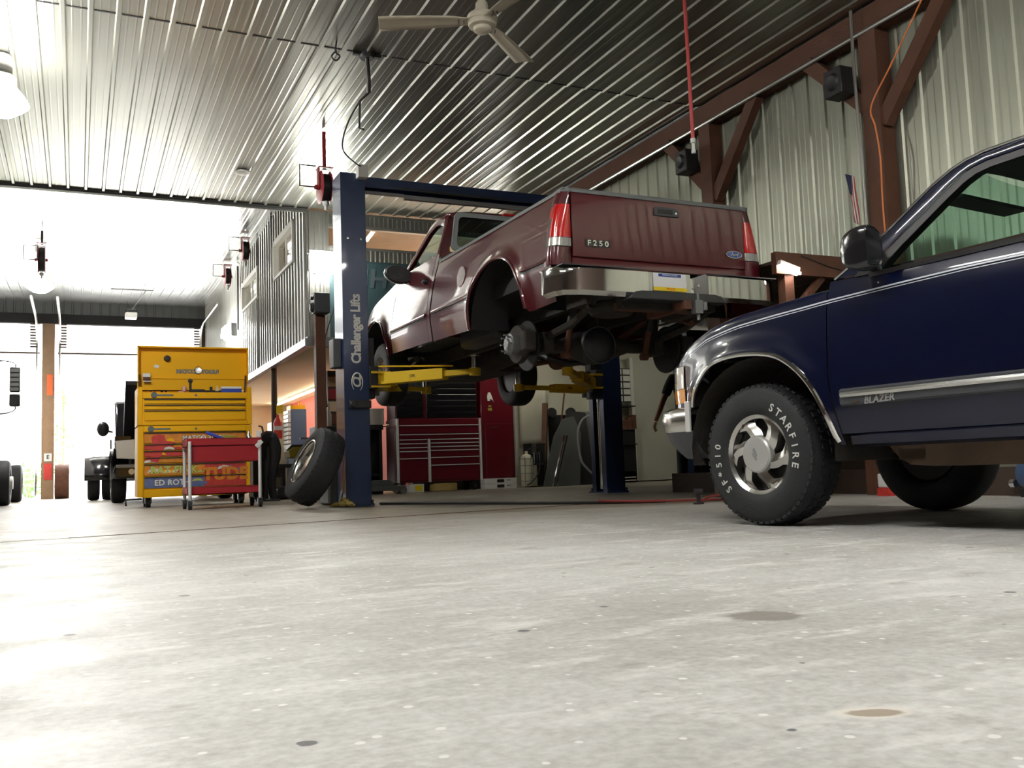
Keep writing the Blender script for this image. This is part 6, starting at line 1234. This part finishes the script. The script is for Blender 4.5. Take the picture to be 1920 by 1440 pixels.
for s in (-1, 1):
    bk('headlamp', MB().prism([(s * .66, .74), (s * .95, .76), (s * .97, 1.06), (s * .67, 1.08)], -.08, .05, 'y'), 'post_silver', bevel=.01)
    bk('front_fender', MB().grid([[(s * (.80 + .22 * sin(PI * k / 10) ** .5 * (1 if 0 < k < 10 else .9)), y, lerp(.62, 1.16, k / 10)) for k in range(11)] for y in (-.05, .3)] ).grid([[(s * x, .55 + .52 * cos(t), .42 + .52 * sin(t)) for x in (.85, 1.04)] for t in [PI * k / 16 for k in range(17)]]).box(min(s * .72, s * .98), max(s * .72, s * .98), .0, 1.4, .95, 1.14), 'black_gloss', smooth=50)
    bk('tire', tyre_mb(.41, .25, .22, False).xf(Matrix.Translation((s * .90, .55, .41)) @ AX()), 'rubber')
    bk('wheel_rim', MB().lathe([(.0001, -.08), (.08, -.10), (.12, -.04), (.19, -.06), (.22, -.12), (.225, -.10), (.21, .1)], 28, Matrix.Translation((s * .90, .55, .41)) @ (AX() if s < 0 else Matrix.Rotation(R(-90), 4, 'Y'))), 'chrome_soft')
    for d in (.98, .70): bk('rear_tire', tyre_mb(.41, .24, .22, False).xf(Matrix.Translation((s * (d + .26), 4.4, .41)) @ AX()), 'rubber')
    bk('rear_fender', MB().grid([[(s * x, 4.4 + .56 * cos(t), .42 + .52 * sin(t)) for x in (.75, 1.42)] for t in [PI * (k / 12) for k in range(13)]]), 'black_gloss', smooth=50, solid=.02)
    mir = bk('side_mirror', MB().sph((s * 1.12, 1.75, 1.36), .11, 8, 1.3).bar((s * .95, 1.75, 1.3), (s * 1.1, 1.75, 1.33), .05, .04), 'black_plastic')
bk('bonnet', MB().prism([(1.25, 1.12), (.25, 2.10), (.20, 2.12), (.18, 2.04), (1.15, 1.06)], -.80, .80, 'x'), 'black', bevel=.01)
bk('engine_bay', MB().box(-.70, .70, .05, 1.3, .5, 1.10).cyl((-.35, .5, 1.1), (-.35, .5, 1.22), .14).box(.1, .5, .3, .9, 1.1, 1.2), 'grime', smooth=0)
bk('cab', MB().prism([(1.3, .5), (1.3, 1.15), (1.85, 1.85), (2.1, 1.92), (3.3, 1.92), (3.5, 1.15), (3.5, .5)], -.92, .92, 'x'), 'black_gloss', bevel=.04)
bk('bed', MB().box(-.95, .95, 3.6, 5.6, .6, 1.25), 'black_gloss', bevel=.03); bk('chassis', MB().box(-.6, .6, .1, 5.3, .38, .6), 'grime', smooth=0)
# white box truck at the left edge
wt = thing('box_truck', 'white truck cut off by the left edge, with black tow mirror and dark tires', 'truck', (-2.55, 20.0, 0))
MB().box(-1.0, 1.0, .9, 6.0, .75, 3.2).obj('box_body', 'outer_white', wt, smooth=0, bevel=.03); MB().prism([(-1.4, .7), (-1.4, 1.5), (-.4, 1.75), (.2, 2.7), (.9, 2.8), (.9, .7)], -.98, .98, 'x').obj('cab', 'outer_white', wt, bevel=.04)
for s in (-1, 1):
    for yy in (-.15, 3.9): tyre_mb(.42, .28, .24, False).xf(Matrix.Translation((s * 1.28, yy, .42)) @ AX()).obj('tire', 'rubber', wt); 
    MB().cyl((s * 1.40, -.15, .42), (s * 1.46, -.15, .42), .12).obj('wheel_hub', 'white_paint', wt)
    m_ = MB().box(s * 1.46 - .09, s * 1.46 + .09, -.04, .06, 2.13, 2.62).box(s * 1.46 - .095, s * 1.46 + .095, -.04, .06, 1.86, 2.10).obj('tow_mirror', 'black', wt, bevel=.03)
    MB().tube(smooth_path([(s * .95, .1, 2.74), (s * 1.3, .1, 2.74), (s * 1.46, .02, 2.68), (s * 1.46, .02, 2.6)], 4), .012, 6).tube(smooth_path([(s * .95, .1, 1.72), (s * 1.3, .1, 1.74), (s * 1.46, .02, 1.80), (s * 1.46, .02, 1.88)], 4), .012, 6).obj('mirror_arm', 'black', m_)
    for kk in range(5): MB().box(s * 1.46 - .07, s * 1.46 + .07, -.05, -.04, 2.16 + kk * .09, 2.22 + kk * .09).obj('mirror_facet', 'steel_grey', m_, smooth=0)
MB().box(-.6, .6, -1.2, 5.8, .45, .75).obj('chassis', 'panel_grey', wt, smooth=0)
for k in range(3): MB().box(1.03, 1.08, -.6, -.5, 1.14 - .12 * k, 1.19 - .12 * k).obj('side_marker', 'black', wt, smooth=0)
dm = thing('tire_drum', 'dark hollow drum lying on its side at the foot of the doorway post', 'drum', (-.36, 26.8, 0)); MB().lathe([(.43, -.17), (.44, -.16), (.44, .16), (.43, .17), (.38, .16), (.36, 0), (.38, -.16), (.43, -.17)], 36, Matrix.Translation((0, 0, .44)) @ AX(), cap=False).obj('shell', 'rust', dm); MB().lathe([(.0001, 0), (.37, 0), (.37, .02), (.0001, .02)], 30, Matrix.Translation((0, 0, .44)) @ AX()).obj('disc', 'steel_grey', dm)
# notices on the doorway post
_small('orange_notice', 'orange notice on the wooden doorway post', 'notice', MB().box(-.07, .07, -.012, 0, 0, .55), 'orange', (-.67, 27.19, 2.70), None, smooth=0)
_small('red_notice', 'red and white notice low on the doorway post', 'notice', MB().box(-.09, .09, -.012, 0, 0, .42), 'graphic_red', (-.70, 27.19, .50), None, smooth=0)
en = thing('square_notice', 'small white square notice with a dark mark above the red notice on the post', 'notice', (-.70, 27.19, .98)); MB().box(-.09, .09, -.012, 0, 0, .20).obj('card', 'white', en, smooth=0); g = text_mb('E', .15, .001, 0, 1, .003); g.xf(Matrix.Translation((0, -.014, .10)) @ Matrix.Rotation(R(90), 4, 'X')).obj('print', 'black', en, smooth=0)
# foliage outside
def bush(name, label, loc, rx, rz, n, seed, leafs=.10):
    rnd = random.Random(seed); t = thing(name, label, 'plant', loc); b = MB()
    for k in range(n):
        while True:
            p = Vector((rnd.uniform(-1, 1), rnd.uniform(-1, 1), rnd.uniform(-1, 1)))
            if p.length < 1: break
        c = Vector((p.x * rx, p.y * rx, rz + p.z * rz)); a = Vector((rnd.gauss(0, 1), rnd.gauss(0, 1), rnd.gauss(0, 1))).normalized(); d = a.orthogonal().normalized(); e = leafs * rnd.uniform(.6, 1.3)
        b.add([c - a * e, c + d * e * .45, c + a * e, c - d * e * .45], [(0, 1, 2, 3)])
    b.obj('foliage', 'leaf', t, smooth=0, fix=False); MB().tube([(0, 0, 0), (.05, 0, rz), (0, .05, rz * 1.6)], .03, 6).obj('stem', 'bark', t); return t
bush('shrub', 'washed out green shrub outside the left doorway, left of the post', (-1.35, 32.0, 0), .55, .55, 300, 1)
bush('shrub', 'small green shrub outside low behind the left doorway', (-2.0, 34.0, 0), .6, .45, 400, 2)
bush('sapling', 'pale green sapling just right of the doorway post outside', (-.42, 31.0, -.02), .32, 2.0, 320, 3, .09)
# ================================================================ person behind the front of the blue vehicle
pe = thing('person', 'person in black T-shirt and dark trousers standing beyond the blue vehicle front, arm hanging down', 'person', (7.60, 10.6, 0), R(-20))
def skin(name, nodes, edges, m, parent, sub=2):
    me = bpy.data.meshes.new(name); me.from_pydata([n[0] for n in nodes], edges, []); o = bpy.data.objects.new(name, me); COL.objects.link(o); o.parent = parent
    s = o.modifiers.new('skin', 'SKIN'); s.use_smooth_shade = True
    for i, n in enumerate(nodes):
        r = n[1] if isinstance(n[1], tuple) else (n[1], n[1]); me.skin_vertices[0].data[i].radius = r; me.skin_vertices[0].data[i].use_root = (i == 0)
    u = o.modifiers.new('subd', 'SUBSURF'); u.levels = sub; u.render_levels = sub; me.materials.append(MATS[m]); return o
N = [((0, 0, .98), (.15, .10)), ((0, 0, 1.20), (.135, .095)), ((0, .01, 1.42), (.165, .11)), ((0, .01, 1.56), (.10, .075)), ((0, 0, 1.62), .055), ((0, -.01, 1.70), .062), ((0, -.02, 1.79), (.075, .095)), ((0, -.01, 1.87), (.065, .08)),
     ((-.20, .01, 1.50), .062), ((-.275, 0, 1.34), .050), ((-.345, -.02, 1.20), .044), ((-.405, -.05, 1.07), .040), ((-.462, -.07, .955), .030), ((-.475, -.075, .915), .034),
     ((.20, .01, 1.50), .062), ((.26, .0, 1.32), .050), ((.285, -.02, 1.18), .044), ((.28, -.14, 1.10), .040), ((.25, -.26, 1.06), .030), ((.245, -.31, 1.05), .034),
     ((-.10, 0, .86), .095), ((-.11, -.01, .50), .062), ((-.115, .02, .10), .045), ((-.115, -.10, .04), .04), ((.10, 0, .86), .095), ((.11, -.01, .50), .062), ((.115, .02, .10), .045), ((.115, -.10, .04), .04)]
E_ = [(0, 1), (1, 2), (2, 3), (3, 4), (4, 5), (5, 6), (6, 7), (2, 8), (8, 9), (9, 10), (10, 11), (11, 12), (12, 13), (2, 14), (14, 15), (15, 16), (16, 17), (17, 18), (18, 19), (0, 20), (20, 21), (21, 22), (22, 23), (0, 24), (24, 25), (25, 26), (26, 27)]
body = skin('body', N, E_, 'skin', pe)
for s, base, dirs in ((-1, Vector((-.475, -.075, .915)), Vector((-.30, -.10, -1)).normalized()), (1, Vector((.245, -.31, 1.05)), Vector((-.1, -1, -.1)).normalized())):
    side = Vector((0, 1, 0)) if s < 0 else Vector((0, 0, -1)); thick = dirs.cross(side).normalized()
    fn, fe = [(tuple(base), (.030, .018))], []
    pn = tuple(base + dirs * .065); fn.append((pn, (.036, .016))); fe.append((0, 1))
    h = skin('hand', fn, fe, 'skin', pe, 1)
    for k, ln in enumerate((.066, .078, .072, .056)):
        o0 = base + dirs * .06 + side * (.027 - .018 * k); curl = thick * (-.012 * (1 + .3 * k)) * s
        skin('finger', [(tuple(o0), .0095), (tuple(o0 + dirs * ln * .45), .009), (tuple(o0 + dirs * ln * .75 + curl), .0085), (tuple(o0 + dirs * ln * .98 + curl * 2.2), .0075)], [(0, 1), (1, 2), (2, 3)], 'skin', h, 1)
    o0 = base + dirs * .015 + side * .028
    skin('thumb', [(tuple(o0), .011), (tuple(o0 + side * .022 + dirs * .028), .0105), (tuple(o0 + side * .026 + dirs * .060), .009)], [(0, 1), (1, 2)], 'skin', h, 1)
skin('shirt', [((0, 0, .95), (.165, .115)), ((0, 0, 1.20), (.15, .11)), ((0, .01, 1.42), (.18, .125)), ((0, .01, 1.55), (.115, .085)), ((-.20, .01, 1.50), .078), ((-.278, 0, 1.33), .070), ((-.310, -.008, 1.26), .068), ((.20, .01, 1.50), .078), ((.265, 0, 1.32), .070), ((.275, -.005, 1.26), .068)], [(0, 1), (1, 2), (2, 3), (2, 4), (4, 5), (5, 6), (2, 7), (7, 8), (8, 9)], 'cloth_black', pe)
skin('trousers', [((0, 0, .98), (.16, .11)), ((-.10, 0, .86), .105), ((-.11, -.01, .50), .082), ((-.115, .02, .10), .075), ((.10, 0, .86), .105), ((.11, -.01, .50), .082), ((.115, .02, .10), .075)], [(0, 1), (1, 2), (2, 3), (0, 4), (4, 5), (5, 6)], 'cloth_jean', pe)
for s in (-1, 1): MB().prism([(-.16, 0), (.09, 0), (.09, .10), (.02, .12), (-.06, .08), (-.16, .05)], s * .115 - .05, s * .115 + .05, 'x').obj('boot', 'black', pe, bevel=.02)
hd = MB().sph((0, .005, 1.82), .098, 10, 1.1); hd.v = [(x, y, z) for x, y, z in hd.v]
hd.obj('hair', 'hair', pe)
fc = MB().sph((-.032, -.105, 1.80), .010, 6).sph((.032, -.105, 1.80), .010, 6); fc.obj('eye', 'white', pe)
MB().prism([(-.012, 0), (.012, 0), (.006, .045), (-.006, .045)], -.125, -.09, 'y', Matrix.Translation((0, 0, 1.745))).obj('nose', 'skin', pe, bevel=.004)
MB().box(-.024, .024, -.108, -.09, 1.712, 1.722).obj('mouth', 'pink', pe, bevel=.003)
MB().sph((-.088, 0, 1.78), .022, 6, 1.4).sph((.088, 0, 1.78), .022, 6, 1.4).obj('ear', 'skin', pe)
